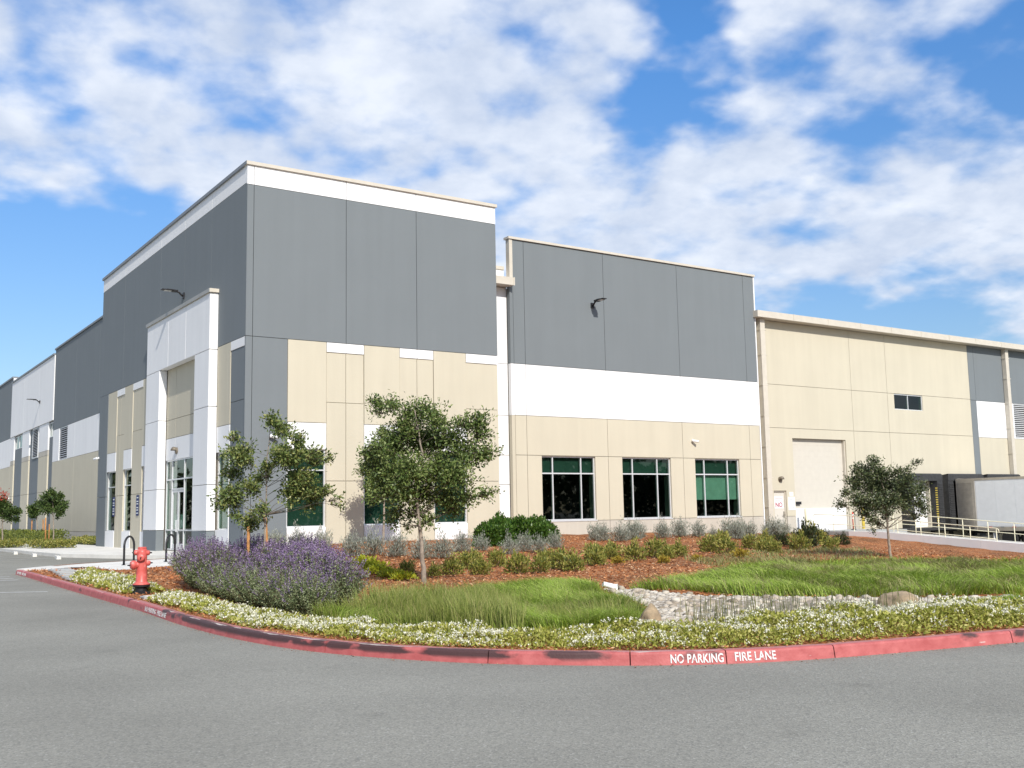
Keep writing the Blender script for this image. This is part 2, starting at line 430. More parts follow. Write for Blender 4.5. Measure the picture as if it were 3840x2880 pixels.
def kerb_red():
    """red kerb paint, black tyre scuffs along the upper edge, chipped spots showing concrete.
    UV: u = metres along the kerb, v = 0 at the road, 0.15 at the nosing, then across the top"""
    m, N, L, P = new_mat('red_kerb_paint')
    P.inputs['Roughness'].default_value = 0.6
    uv = N.new('ShaderNodeUVMap')
    sep = N.new('ShaderNodeSeparateXYZ'); L.new(uv.outputs[0], sep.inputs[0])
    def mth(op, a, b=None):
        x = N.new('ShaderNodeMath'); x.operation = op
        for i, v in enumerate((a, b)):
            if v is None: continue
            if isinstance(v, (int, float)): x.inputs[i].default_value = v
            else: L.new(v, x.inputs[i])
        return x.outputs[0]
    def rng(src, a, b):
        x = N.new('ShaderNodeMapRange'); x.inputs[1].default_value = a; x.inputs[2].default_value = b; L.new(src, x.inputs[0]); return x.outputs[0]
    def nz(scale, det=6, sx=1.0):
        mp = N.new('ShaderNodeMapping'); mp.inputs['Scale'].default_value = (sx, 1, 1); L.new(uv.outputs[0], mp.inputs[0])
        x = N.new('ShaderNodeTexNoise'); x.inputs['Scale'].default_value = scale; x.inputs['Detail'].default_value = det
        L.new(mp.outputs[0], x.inputs['Vector']); return x.outputs[0]
    red = N.new('ShaderNodeValToRGB')
    e = red.color_ramp.elements
    e[0].position = 0.3; e[0].color = (0.37, 0.075, 0.072, 1); e[1].position = 0.7; e[1].color = (0.50, 0.135, 0.128, 1)
    L.new(nz(7), red.inputs[0])
    # paler, pinkish top of the kerb
    top = N.new('ShaderNodeMix'); top.data_type = 'RGBA'; top.inputs[7].default_value = (0.42, 0.19, 0.18, 1)
    L.new(mth('MULTIPLY', rng(sep.outputs[1], 0.15, 0.17), 0.75), top.inputs[0]); L.new(red.outputs[0], top.inputs[6])
    # scuffs: strongest round the bend
    v = sep.outputs[1]
    band = mth('MULTIPLY', rng(v, 0.03, 0.075), rng(v, 0.27, 0.17))
    bend = mth('MULTIPLY', rng(sep.outputs[0], 16.0, 19.5), rng(sep.outputs[0], 29.0, 24.5))
    s = mth('ADD', mth('MULTIPLY', band, mth('ADD', mth('MULTIPLY', bend, 0.37), -0.08)), mth('SUBTRACT', mth('MULTIPLY', nz(3.6, 9, 0.5), 1.5), 0.22))
    sc_ = rng(s, 0.60, 0.72)
    scuff = N.new('ShaderNodeMix'); scuff.data_type = 'RGBA'; scuff.inputs[7].default_value = (0.045, 0.026, 0.026, 1)
    L.new(mth('MULTIPLY', mth('MULTIPLY', sc_, band), 0.93), scuff.inputs[0]); L.new(top.outputs[2], scuff.inputs[6])
    # chips
    edge = mth('MULTIPLY', rng(v, 0.13, 0.155), rng(v, 0.20, 0.17))
    ch = rng(mth('ADD', mth('MULTIPLY', nz(9, 9, 0.22), 0.9), mth('ADD', mth('MULTIPLY', edge, 0.10), mth('MULTIPLY', mth('MULTIPLY', edge, bend), 0.07))), 0.635, 0.66)
    chip = N.new('ShaderNodeMix'); chip.data_type = 'RGBA'; chip.inputs[7].default_value = (0.56, 0.48, 0.44, 1)
    L.new(mth('MULTIPLY', ch, 0.9), chip.inputs[0]); L.new(scuff.outputs[2], chip.inputs[6])
    L.new(chip.outputs[2], P.inputs['Base Color'])
    b = N.new('ShaderNodeBump'); b.inputs['Strength'].default_value = 0.35; b.inputs['Distance'].default_value = 0.01
    L.new(nz(40), b.inputs['Height']); L.new(b.outputs[0], P.inputs['Normal'])
    return m
M['kerb'] = kerb_red()

def mulch_mat():
    m, N, L, P = new_mat('bark_mulch')
    P.inputs['Roughness'].default_value = 0.9
    P.inputs['Specular IOR Level'].default_value = 0.2
    tc = N.new('ShaderNodeTexCoord')
    v = N.new('ShaderNodeTexVoronoi'); v.inputs['Scale'].default_value = 22
    mp = N.new('ShaderNodeMapping'); mp.inputs['Scale'].default_value = (1, 1.7, 1); mp.inputs['Rotation'].default_value = (0, 0, 0.6)
    L.new(tc.outputs['Object'], mp.inputs[0]); L.new(mp.outputs[0], v.inputs['Vector'])
    r = N.new('ShaderNodeValToRGB')
    e = r.color_ramp.elements
    e[0].position = 0; e[0].color = (0.075, 0.030, 0.014, 1); e[1].position = 1; e[1].color = (0.52, 0.36, 0.22, 1)
    for p_, c_ in ((0.3, (0.25, 0.085, 0.030)), (0.6, (0.40, 0.150, 0.052)), (0.85, (0.48, 0.22, 0.09))):
        k = e.new(p_); k.color = (*c_, 1)
    s = N.new('ShaderNodeSeparateColor'); L.new(v.outputs['Color'], s.inputs[0]); L.new(s.outputs[0], r.inputs[0])
    nz = N.new('ShaderNodeTexNoise'); nz.inputs['Scale'].default_value = 0.6; nz.inputs['Detail'].default_value = 5
    L.new(tc.outputs['Object'], nz.inputs['Vector'])
    r2 = N.new('ShaderNodeValToRGB')
    r2.color_ramp.elements[0].position = 0.35; r2.color_ramp.elements[0].color = (0.66, 0.68, 0.70, 1)
    r2.color_ramp.elements[1].position = 0.65; r2.color_ramp.elements[1].color = (1.15, 1.1, 1.05, 1)
    L.new(nz.outputs[0], r2.inputs[0])
    mu = N.new('ShaderNodeMix'); mu.data_type = 'RGBA'; mu.blend_type = 'MULTIPLY'; mu.inputs[0].default_value = 1
    L.new(r.outputs[0], mu.inputs[6]); L.new(r2.outputs[0], mu.inputs[7]); L.new(mu.outputs[2], P.inputs['Base Color'])
    b = N.new('ShaderNodeBump'); b.inputs['Strength'].default_value = 0.9; b.inputs['Distance'].default_value = 0.03
    L.new(s.outputs[1], b.inputs['Height']); L.new(b.outputs[0], P.inputs['Normal'])
    return m
M['mulch'] = mulch_mat()
M['chips'] = leafy('bark_chips', [(0.09, 0.032, 0.012), (0.26, 0.09, 0.032), (0.41, 0.155, 0.055), (0.50, 0.23, 0.095), (0.58, 0.40, 0.25)], 0.85, 0.0)
M['oak'] = leafy('oak_leaf', [(0.050, 0.085, 0.022), (0.105, 0.160, 0.040), (0.18, 0.24, 0.065), (0.30, 0.34, 0.13)], 0.42, 0.18)
M['oak_pale'] = leafy('oak_leaf_pale', [(0.060, 0.095, 0.028), (0.12, 0.17, 0.048), (0.20, 0.25, 0.07), (0.36, 0.36, 0.12)], 0.42, 0.22)
M['oak_small'] = leafy('holly_oak_leaf', [(0.040, 0.062, 0.028), (0.075, 0.102, 0.042), (0.12, 0.145, 0.062), (0.20, 0.215, 0.10)], 0.45, 0.15)
M['lot_tree'] = leafy('lot_tree_leaf', [(0.035, 0.065, 0.018), (0.07, 0.115, 0.03), (0.12, 0.165, 0.045)], 0.45, 0.2)
M['red_leaf'] = leafy('red_new_leaf', [(0.35, 0.05, 0.03), (0.45, 0.10, 0.06)], 0.5, 0.2)
M['sage'] = leafy('silver_sage_leaf', [(0.15, 0.17, 0.13), (0.24, 0.26, 0.20), (0.34, 0.355, 0.295), (0.45, 0.46, 0.40)], 0.8, 0.12)
M['olive'] = leafy('olive_shrub_leaf', [(0.08, 0.11, 0.022), (0.18, 0.205, 0.038), (0.31, 0.31, 0.065), (0.48, 0.41, 0.13)], 0.5, 0.2)
M['gold'] = leafy('gold_leaf', [(0.24, 0.17, 0.02), (0.38, 0.28, 0.035), (0.46, 0.36, 0.06)], 0.55, 0.25)
M['lime'] = leafy('lime_leaf', [(0.22, 0.26, 0.015), (0.38, 0.42, 0.03), (0.52, 0.52, 0.05)], 0.5, 0.25)
M['darkshrub'] = leafy('dark_shrub_leaf', [(0.015, 0.022, 0.012), (0.035, 0.048, 0.018), (0.065, 0.085, 0.026)], 0.4, 0.1)
M['box'] = leafy('glossy_green_leaf', [(0.022, 0.060, 0.010), (0.045, 0.105, 0.016), (0.085, 0.16, 0.026), (0.13, 0.21, 0.04)], 0.3, 0.2)
M['hedge'] = leafy('hedge_leaf', [(0.06, 0.09, 0.016), (0.13, 0.16, 0.03), (0.22, 0.24, 0.045)], 0.5, 0.2)
M['salvia_leaf'] = leafy('salvia_leaf', [(0.08, 0.115, 0.045), (0.15, 0.195, 0.08), (0.23, 0.275, 0.13), (0.36, 0.38, 0.23)], 0.7, 0.2)
M['salvia_flower'] = leafy('salvia_flower', [(0.085, 0.050, 0.11), (0.21, 0.135, 0.26), (0.35, 0.25, 0.42), (0.52, 0.42, 0.57)], 0.7, 0.25)
M['cover_leaf'] = leafy('ground_cover_leaf', [(0.16, 0.19, 0.025), (0.29, 0.31, 0.045), (0.42, 0.42, 0.09), (0.54, 0.50, 0.18)], 0.55, 0.25)
M['cover_flower'] = leafy('white_petal', [(0.74, 0.72, 0.50), (0.80, 0.78, 0.62), (0.82, 0.81, 0.73)], 0.6, 0.25)
M['grass'] = leafy('fescue_blade', [(0.18, 0.28, 0.028), (0.28, 0.41, 0.048), (0.38, 0.51, 0.08), (0.52, 0.57, 0.18)], 0.5, 0.3)
M['grass_dry'] = leafy('rush_blade', [(0.13, 0.18, 0.030), (0.22, 0.27, 0.055), (0.31, 0.34, 0.09), (0.38, 0.34, 0.14)], 0.6, 0.25)
M['grass_straw'] = leafy('straw_blade', [(0.24, 0.23, 0.08), (0.36, 0.32, 0.15), (0.20, 0.26, 0.06)], 0.6, 0.25)
M['reed'] = leafy('horsetail_reed', [(0.07, 0.085, 0.03), (0.13, 0.145, 0.055), (0.22, 0.21, 0.10)], 0.6, 0.05)
M['cobble'] = leafy('river_cobble', [(0.30, 0.255, 0.20), (0.42, 0.375, 0.31), (0.50, 0.45, 0.38), (0.60, 0.56, 0.49)], 0.8, 0.0)

def boulder_mat():
    m, N, L, P = new_mat('tan_boulder')
    P.inputs['Roughness'].default_value = 0.85
    tc = N.new('ShaderNodeTexCoord')
    a = N.new('ShaderNodeTexNoise'); a.inputs['Scale'].default_value = 5; a.inputs['Detail'].default_value = 9; a.inputs['Roughness'].default_value = 0.65
    L.new(tc.outputs['Object'], a.inputs['Vector'])
    r = N.new('ShaderNodeValToRGB')
    e = r.color_ramp.elements
    e[0].position = 0.3; e[0].color = (0.20, 0.155, 0.10, 1); e[1].position = 0.72; e[1].color = (0.55, 0.43, 0.28, 1)
    k = e.new(0.52); k.color = (0.38, 0.28, 0.17, 1)
    L.new(a.outputs[0], r.inputs[0]); L.new(r.outputs[0], P.inputs['Base Color'])
    b = N.new('ShaderNodeBump'); b.inputs['Strength'].default_value = 0.8; b.inputs['Distance'].default_value = 0.03
    L.new(a.outputs[0], b.inputs['Height']); L.new(b.outputs[0], P.inputs['Normal'])
    return m
M['boulder'] = boulder_mat()

# ================================================================== THE BUILDING
bld = empty('warehouse_building', (13.55, 38.0, 0.2))
tag(bld, 'large grey, beige and white concrete warehouse with a tall corner office block', 'building')
bld_inv = Matrix.Translation((-13.55, -38.0, -0.2))
def own(o, parent=None):
    """children are modelled in world coordinates: keep them where they are"""
    o.parent = parent or bld
    o.matrix_parent_inverse = bld_inv if o.parent is bld else Matrix.Identity(4)
    return o

class Facade:
    """u runs along the wall, z up, d outwards"""
    def __init__(s, kind, base): s.kind, s.base = kind, base
    def p(s, u, z, d):
        return (u, s.base-d, z) if s.kind == 'S' else (s.base-d, u, z)
    def box(s, mb, u0, u1, z0, z1, d0, d1):
        a, b = s.p(u0, z0, d0), s.p(u1, z1, d1)
        mb.box(min(a[0], b[0]), max(a[0], b[0]), min(a[1], b[1]), max(a[1], b[1]), min(a[2], b[2]), max(a[2], b[2]))

def plate(F, name, u0, u1, z0, z1, m, holes=(), d1=0.0, d0=-0.08, parent=None, back=False):
    """a wall plate with window openings cut out: front face, and the reveals at every edge"""
    hs = [(max(a, u0), min(b, u1), max(c, z0), min(d, z1)) for a, b, c, d in holes]
    hs = [h for h in hs if h[1]-h[0] > 1e-3 and h[3]-h[2] > 1e-3]
    us = sorted({u0, u1, *[h[0] for h in hs], *[h[1] for h in hs]})
    zs = sorted({z0, z1, *[h[2] for h in hs], *[h[3] for h in hs]})
    nu, nz = len(us)-1, len(zs)-1
    def solid(i, j):
        if i < 0 or j < 0 or i >= nu or j >= nz: return False
        cu, cz = (us[i]+us[i+1])/2, (zs[j]+zs[j+1])/2
        return not any(h[0] < cu < h[1] and h[2] < cz < h[3] for h in hs)
    mb = MB()
    any_ = False
    for i in range(nu):
        for j in range(nz):
            if not solid(i, j): continue
            any_ = True
            a, b, c, d = us[i], us[i+1], zs[j], zs[j+1]
            for dd in ((d1, d0) if back else (d1,)):
                mb.quad(F.p(a, c, dd), F.p(b, c, dd), F.p(b, d, dd), F.p(a, d, dd))
            if not solid(i-1, j): mb.quad(F.p(a, c, d1), F.p(a, d, d1), F.p(a, d, d0), F.p(a, c, d0))
            if not solid(i+1, j): mb.quad(F.p(b, c, d1), F.p(b, d, d1), F.p(b, d, d0), F.p(b, c, d0))
            if not solid(i, j-1): mb.quad(F.p(a, c, d1), F.p(b, c, d1), F.p(b, c, d0), F.p(a, c, d0))
            if not solid(i, j+1): mb.quad(F.p(a, d, d1), F.p(b, d, d1), F.p(b, d, d0), F.p(a, d, d0))
    if not any_:
        mb.bm.free(); return None
    bmesh.ops.remove_doubles(mb.bm, verts=mb.bm.verts, dist=1e-5)
    return own(mb.build(name, m), parent)

G = 0.011   # half a panel joint
def panel(F, u0, u1, z0, z1, m, holes=(), d=0.0, d0=-0.08, g=(1, 1, 1, 1)):
    return plate(F, 'wall_panel', u0+G*g[0], u1-G*g[1], z0+G*g[2], z1-G*g[3], M[m], holes, d, d0)

def window(F, u0, u1, z0, z1, vs=(), hs=(), setb=-0.14, blind=None, fw=0.05, name='window', reveal=0.28):
    """frame (the part itself) with panes and, where drawn down, blinds behind the glass"""
    mb = MB()
    dF, dB = setb+0.05, setb-0.06
    w = fw
    us = [u0, *vs, u1]; zs = [z0, *hs, z1]
    F.box(mb, u0, u1, z0, z0+w, dB, dF); F.box(mb, u0, u1, z1-w, z1, dB, dF)
    F.box(mb, u0, u0+w, z0+w, z1-w, dB, dF); F.box(mb, u1-w, u1, z0+w, z1-w, dB, dF)
    for v in vs: F.box(mb, v-w/2, v+w/2, z0+w, z1-w, dB, dF-0.004)
    for h in hs:
        for i in range(len(us)-1):
            a = us[i]+(w if i == 0 else w/2); b = us[i+1]-(w if i == len(us)-2 else w/2)
            F.box(mb, a, b, h-w/2, h+w/2, dB, dF-0.008)
    fr = own(mb.build(name, M['frame']))
    for i in range(len(us)-1):
        for j in range(len(zs)-1):
            a = us[i]+(w if i == 0 else w/2); b = us[i+1]-(w if i == len(us)-2 else w/2)
            c = zs[j]+(w if j == 0 else w/2); d = zs[j+1]-(w if j == len(zs)-2 else w/2)
            mb = MB(); mb.quad(F.p(a, c, setb), F.p(b, c, setb), F.p(b, d, setb), F.p(a, d, setb))
            own(mb.build('pane', M['glass']), fr)
    if blind:
        for (a, b, c, d, mm) in blind:
            mb = MB(); F.box(mb, a, b, c, d, setb-0.16, setb-0.15)
            own(mb.build('roller_blind', M[mm]), fr)
    return fr

TS = Facade('S', 38.0)      # office block, sunny face
TW = Facade('W', 13.55)     # office block, entrance face
BS = Facade('S', 39.8)      # second grey block
MS = Facade('S', 40.1)      # main south wall
MW = Facade('W', 15.5)      # main west wall
PW = Facade('W', 13.2)      # entrance portal

# ---- office block, sunny face
hT = [(15.25, 16.84, 1.15, 4.15), (18.50, 20.10, 1.17, 4.15), (21.72, 23.30, 1.17, 4.15)]
plate(TS, 'wall', 13.63, 24.94, 0.0, 15.1, M['joint'], hT, -0.08, -0.30)
for a, b in ((13.55, 13.82), (13.82, 17.70), (17.70, 20.93), (20.93, 24.95)):
    panel(TS, a, b, 8.40, 14.33, 'grey', g=(0 if a < 13.6 else 1, 1, 1, 1)); panel(TS, a, b, 14.33, 15.1, 'white', g=(0 if a < 13.6 else 1, 1, 1, 0))
for a, b in ((13.55, 13.82), (13.82, 15.24)):
    panel(TS, a, b, 0.0, 2.92, 'grey', g=(0 if a < 13.6 else 1, 1, 1, 1)); panel(TS, a, b, 2.92, 8.40, 'grey', g=(0 if a < 13.6 else 1, 1, 1, 1))
for (a, b), wz in (((15.24, 16.86), hT[0]), ((18.49, 20.11), hT[1]), ((21.71, 23.31), hT[2])):
    panel(TS, a, b, 5.18, 8.40, 'beige'); panel(TS, a, b, 4.15, 5.18, 'white', g=(1, 1, 0, 1)); panel(TS, a, b, 0.0, wz[2], 'white', g=(1, 1, 0, 0))
    window(TS, wz[0], wz[1], wz[2], wz[3], (), (3.34,), blind=[(wz[0]+0.03, wz[1]-0.03, wz[2]+.03, wz[3]-0.05, 'blind_dark')])
for a, mid_, b in ((16.86, 17.70, 18.49), (20.11, 20.93, 21.71), (23.31, None, 24.95)):
    for c, d in (((a, mid_), (mid_, b)) if mid_ else ((a, b),)):
        panel(TS, c, d, 8.0, 8.40, 'white')
        panel(TS, c, d, 6.01, 8.0, 'beige', d=-0.035); panel(TS, c, d, 2.92, 6.01, 'beige', d=-0.02); panel(TS, c, d, 0.0, 2.92, 'beige', d=-0.02)
# ---- office block, entrance face
hW = [(39.72, 41.2, 1.10, 4.15), (43.1, 48.3, 0.2, 4.18), (50.7, 52.38, 0.98, 4.13), (54.32, 55.92, 0.98, 4.13), (57.55, 59.42, 0.98, 4.13)]
plate(TW, 'wall', 38.22, 61.3, 0.0, 15.1, M['joint'], hW, -0.08, -0.30)
for a, b in ((38.085, 42.2), (42.2, 45.93), (45.93, 49.7), (49.7, 56.43), (56.43, 61.4)):
    panel(TW, a, b, 8.40, 14.4, 'grey', g=(0 if a < 38.2 else 1, 1, 1, 1)); panel(TW, a, b, 14.4, 15.1, 'white', g=(0 if a < 38.2 else 1, 1, 1, 0))
panel(TW, 38.085, 39.64, 8.03, 8.40, 'white', g=(0, 1, 1, 1))
panel(TW, 38.085, 39.64, 6.0, 8.03, 'grey', g=(0, 1, 1, 1), d=-0.02); panel(TW, 38.085, 39.64, 0.0, 6.0, 'grey', g=(0, 1, 1, 1), d=-0.02)
def wcol(a, b, wz, zb=5.12):
    panel(TW, a, b, zb, 8.40, 'beige'); panel(TW, a, b, wz[3], zb, 'white', g=(1, 1, 0, 1)); panel(TW, a, b, 0.0, wz[2], 'white', g=(1, 1, 0, 0))
    if wz[0] > a+0.02: panel(TW, a, wz[0], wz[2], wz[3], 'white', g=(1, 0, 0, 0))
    window(TW, wz[0], wz[1], wz[2], wz[3], (), (3.30,), blind=[(wz[0]+.03, wz[1]-.03, wz[2]+.05, wz[3]-.05, 'blind_pale')] if a < 45 else None)
wcol(39.64, 41.2, hW[0], 5.17)
wcol(50.52, 52.4, hW[2]); wcol(54.3, 55.93, hW[3]); wcol(57.53, 59.43, hW[4])
for a, b, mid_ in ((52.4, 54.3, None), (55.93, 57.53, 56.8)):
    for c, d in (((a, mid_), (mid_, b)) if mid_ else ((a, b),)):
        panel(TW, c, d, 8.04, 8.40, 'white')
        panel(TW, c, d, 5.96, 8.04, 'beige', d=-0.035); panel(TW, c, d, 2.81, 5.96, 'beige', d=-0.02); panel(TW, c, d, 0.0, 2.81, 'beige', d=-0.02)
panel(TW, 59.43, 61.4, 2.81, 8.40, 'grey', d=0.02); panel(TW, 59.43, 61.4, 0.0, 2.81, 'grey', d=0.02)
# ---- entrance recess behind the portal
for a, b in ((43.1, 46.9), (46.9, 48.3)):
    panel(TW, a, b, 6.0, 8.40, 'beige', d=-0.02); panel(TW, a, b, 5.16, 6.0, 'beige', d=-0.02); panel(TW, a, b, 4.18, 5.16, 'white', d=-0.02, g=(1, 1, 0, 1))
# ---- portal: a thick white slab frame in front of the entrance
def slab(F, u0, u1, z0, z1, m, th=0.35, name='portal_panel'):
    mb = MB(); F.box(mb, u0+G, u1-G, z0+G, z1-G, -th, 0.0)
    return own(mb.build(name, M[m], bevel=0.012))
for a, b in ((41.2, 44.4), (44.4, 47.0), (47.0, 50.5)): slab(PW, a, b, 8.31, 10.64, 'white')
for a, b in ((41.2, 43.1), (48.3, 50.5)):
    for c, d in ((6.0, 8.31), (2.88, 6.0), (1.06, 2.88)): slab(PW, a, b, c, d, 'white')
    slab(PW, a, b, 0.1, 1.06, 'grey')
mb = MB(); PW.box(mb, 41.12, 50.58, 10.64, 10.79, -0.34, 0.045); own(mb.build('portal_coping', M['trim']))
mb = MB(); PW.box(mb, 41.125, 50.58, 10.635, 10.785, 0.047, 0.07); own(mb.build('portal_coping_shade', M['concrete_grey']))  # thin grey strip, paints the shade on the coping's west face
# ---- glazed entrance
def entrance():
    F = TW; s = -0.10
    mb = MB()
    for a in (43.1, 45.55, 47.36, 48.24): F.box(mb, a, a+0.06, 0.2, 4.18, s-.06, s+.05)
    for z in (1.04, 3.27): F.box(mb, 43.16, 48.24, z, z+.06, s-.06, s+.045)
    F.box(mb, 43.16, 48.24, 4.12, 4.18, s-.06, s+.045); F.box(mb, 45.61, 47.36, 2.83, 2.90, s-.06, s+.04)
    F.box(mb, 43.16, 48.24, 0.2, 0.26, s-.06, s+.04)
    fr = own(mb.build('storefront', M['frame']))
    def pane(a, b, c, d):
        mb = MB(); mb.quad(F.p(a, c, s), F.p(b, c, s), F.p(b, d, s), F.p(a, d, s)); own(mb.build('pane', M['glass']), fr)
    for a, b in ((43.16, 45.55), (47.42, 48.24)):
        for c, d in ((.26, 1.04), (1.1, 3.27), (3.33, 4.12)): pane(a, b, c, d)
    pane(45.61, 47.36, 3.33, 4.12); pane(45.61, 47.36, 2.90, 3.27)
    mb = MB(); F.box(mb, 47.44, 48.22, 1.1, 4.1, s-.2, s-.19); own(mb.build('curtain', M['blind_pale']), fr)
    # street number above the door, as on the glass
    t = text_mesh('5031', 0.25)
    o = link('door_number', t); t.materials.append(M['print_white'])
    o.matrix_world = Matrix(((0, 0, -1, 13.55-s-0.012+0.0), (-1, 0, 0, 46.92), (0, 1, 0, 2.97), (0, 0, 0, 1)))
    own(o, fr)
    for a, b, hx in ((45.61, 46.47, 46.40), (46.50, 47.36, 46.57)):
        mb = MB(); w = .09
        F.box(mb, a, a+w, .27, 2.82, s-.04, s+.02); F.box(mb, b-w, b, .27, 2.82, s-.04, s+.02)
        F.box(mb, a+w, b-w, .27, .47, s-.04, s+.02); F.box(mb, a+w, b-w, 2.72, 2.82, s-.04, s+.02)
        d = own(mb.build('glass_door', M['frame']))
        mb = MB(); mb.quad(F.p(a+w, .47, s-.01), F.p(b-w, .47, s-.01), F.p(b-w, 2.72, s-.01), F.p(a+w, 2.72, s-.01)); own(mb.build('pane', M['glass']), d)
        mb = MB(); mb.tube([F.p(hx, 1.0, s+.03), F.p(hx, 1.0, s+.08), F.p(hx, 1.5, s+.08), F.p(hx, 1.5, s+.03)], .016); own(mb.build('handle', M['frame']), d)
        mb = MB(); F.box(mb, a+.2, b-.22, 1.15, 1.75, s-.03, s-.025); own(mb.build('notice_sheet', M['sign_white']), d)

def text_mesh(s, size, bold=0.0, spacing=1.0, extrude=0.002):
    cu = bpy.data.curves.new('lettering', 'FONT')
    cu.body = s; cu.size = size; cu.extrude = extrude; cu.offset = bold; cu.space_character = spacing
    cu.align_x = 'CENTER'
    o = bpy.data.objects.new('lettering', cu); col.objects.link(o)
    dg = bpy.context.evaluated_depsgraph_get(); dg.update()
    me = bpy.data.meshes.new_from_object(o.evaluated_get(dg))
    bpy.data.objects.remove(o); bpy.data.curves.remove(cu)
    me.name = 'lettering'
    return me
entrance()

# ---- parapet cap of the office block, its other two sides and roof
mb = MB()
mb.box(13.49, 25.0, 37.92, 38.3, 15.1, 15.235); own(mb.build('parapet_coping', M['trim']))
mb = MB(); mb.box(13.47, 13.85, 38.302, 61.45, 15.1, 15.233); mb.box(13.47, 13.488, 37.93, 38.30, 15.1, 15.233); own(mb.build('parapet_coping', M['coping_shaded']))
mb = MB()
mb.box(24.65, 24.93, 38.3, 40.02, 0.0, 15.1); mb.box(24.65, 24.93, 40.4, 61.1, 12.0, 15.1); mb.box(13.9, 24.93, 61.1, 61.38, 0.0, 15.1)
own(mb.build('return_wall', M['grey']))
mb = MB(); mb.box(13.86, 24.64, 38.31, 61.09, 13.9, 14.0); own(mb.build('roof', M['roof']))

# ---- second grey block (a thick parapet slab against the main wall)
wB = [(28.50, 31.68, 1.15, 4.17), (33.37, 36.58, 1.15, 4.17), (38.27, 41.51, 1.15, 4.17)]
mW = [(29.18, 30.86), (34.09, 35.72), (38.99, 40.69)]
xs = (27.04, 27.68, 32.49, 37.45, 42.38, 43.19)
plate(BS, 'wall', 27.06, 43.17, 0.0, 14.33, M['joint'], wB, -0.08, -0.29)
for a, b in zip(xs[:-1], xs[1:]):
    panel(BS, a, b, 8.44, 14.35, 'grey', d0=-0.08); panel(BS, a, b, 6.03, 8.44, 'white'); panel(BS, a, b, 4.19, 6.03, 'beige')
    panel(BS, a, b, 1.12, 4.19, 'beige', wB); panel(BS, a, b, 0.0, 1.12, 'base', wB)
for h, mm in zip(wB, mW):
    bl = [(h[0]+.03, h[1]-.03, 3.40, h[3]-.05, 'blind_dark')]
    if h[0] > 38: bl += [(h[0]+.03, h[1]-.03, 2.05, 3.30, 'blind_pale')]
    window(BS, *h, mm, (3.36,), blind=bl, fw=.06)
    mb = MB(); BS.box(mb, h[0]-.02, h[1]+.02, h[2]-.05, h[2], -.12, .03); own(mb.build('window_sill', M['frame']))
mb = MB(); mb.box(26.86, 27.04, 39.78, 40.06, 12.5, 14.35); own(mb.build('corner_trim', M['trim']))
mb = MB(); mb.box(26.86, 27.04, 39.81, 40.02, 8.44, 12.49); own(mb.build('side_panel', M['grey']))
mb = MB(); mb.box(26.86, 27.04, 39.81, 40.02, 6.03, 8.43); own(mb.build('side_panel', M['white']))
mb = MB(); mb.box(26.86, 27.04, 39.81, 40.02, 0.0, 6.02); own(mb.build('side_panel', M['beige']))
mb = MB(); mb.box(26.80, 43.30, 39.72, 40.15, 14.35, 14.46); own(mb.build('parapet_coping', M['trim']))
mb = MB(); mb.box(43.20, 43.28, 39.79, 40.06, 0.0, 14.34); own(mb.build('corner_trim', M['white']))
mb = MB(); mb.box(27.06, 43.17, 40.10, 40.13, 12.4, 14.34); own(mb.build('parapet_back', M['grey']))

# ---- main south wall
hS = [(44.40, 45.42, 0.12, 2.50), (46.13, 50.74, 0.12, 5.45), (55.57, 58.44, 7.46, 8.43), (56.2, 58.5, 0.2, 3.0), (60.5, 62.9, 0.2, 3.0), (64.8, 67.2, 0.2, 3.0), (68.65, 71.9, 5.98, 8.35)]
hSB = [(h[0]-.05, h[1]+.05, h[2]-.05, h[3]+.05) for h in wB]
plate(MS, 'wall', 24.95, 100.0, -1.1, 12.05, M['joint'], hS+hSB, -0.08, -0.30)
for c, d in ((0.0, 1.12), (1.12, 2.84), (2.84, 4.19), (4.19, 6.03), (6.03, 8.44), (8.44, 12.05)): panel(MS, 24.97, 26.88, c, d, 'white')
panel(MS, 43.30, 44.40, -1.05, 1.08, 'base', g=(1, 0, 1, 1)); panel(MS, 45.42, 46.13, -1.05, 1.08, 'base', g=(0, 0, 1, 1)); panel(MS, 50.74, 51.53, -1.05, 1.08, 'base', g=(0, 1, 1, 1))
panel(MS, 43.30, 51.53, 1.08, 6.0, 'beige', hS); panel(MS, 43.30, 51.53, 6.0, 8.44, 'beige'); panel(MS, 43.30, 51.53, 8.44, 12.05, 'beige')
for a, b in ((51.53, 54.92), (54.92, 63.64)):
    panel(MS, a, b, -1.05, 6.0, 'beige', hS); panel(MS, a, b, 6.0, 8.44, 'beige', hS); panel(MS, a, b, 8.44, 12.05, 'beige')
panel(MS, 63.64, 64.31, 8.40, 12.05, 'grey', g=(1, 1, 1, 1)); panel(MS, 63.64, 64.31, -1.05, 8.40, 'grey')
for a, b in ((64.31, 72.6), (72.6, 80.0), (80.0, 90.0), (90.0, 100.0)):
    panel(MS, a, b, 8.38, 12.05, 'grey'); panel(MS, a, b, 5.95, 8.38, 'white', hS); panel(MS, a, b, -1.05, 5.95, 'beige', hS)
window(MS, *hS[2], (57.0,), (), setb=-0.1)
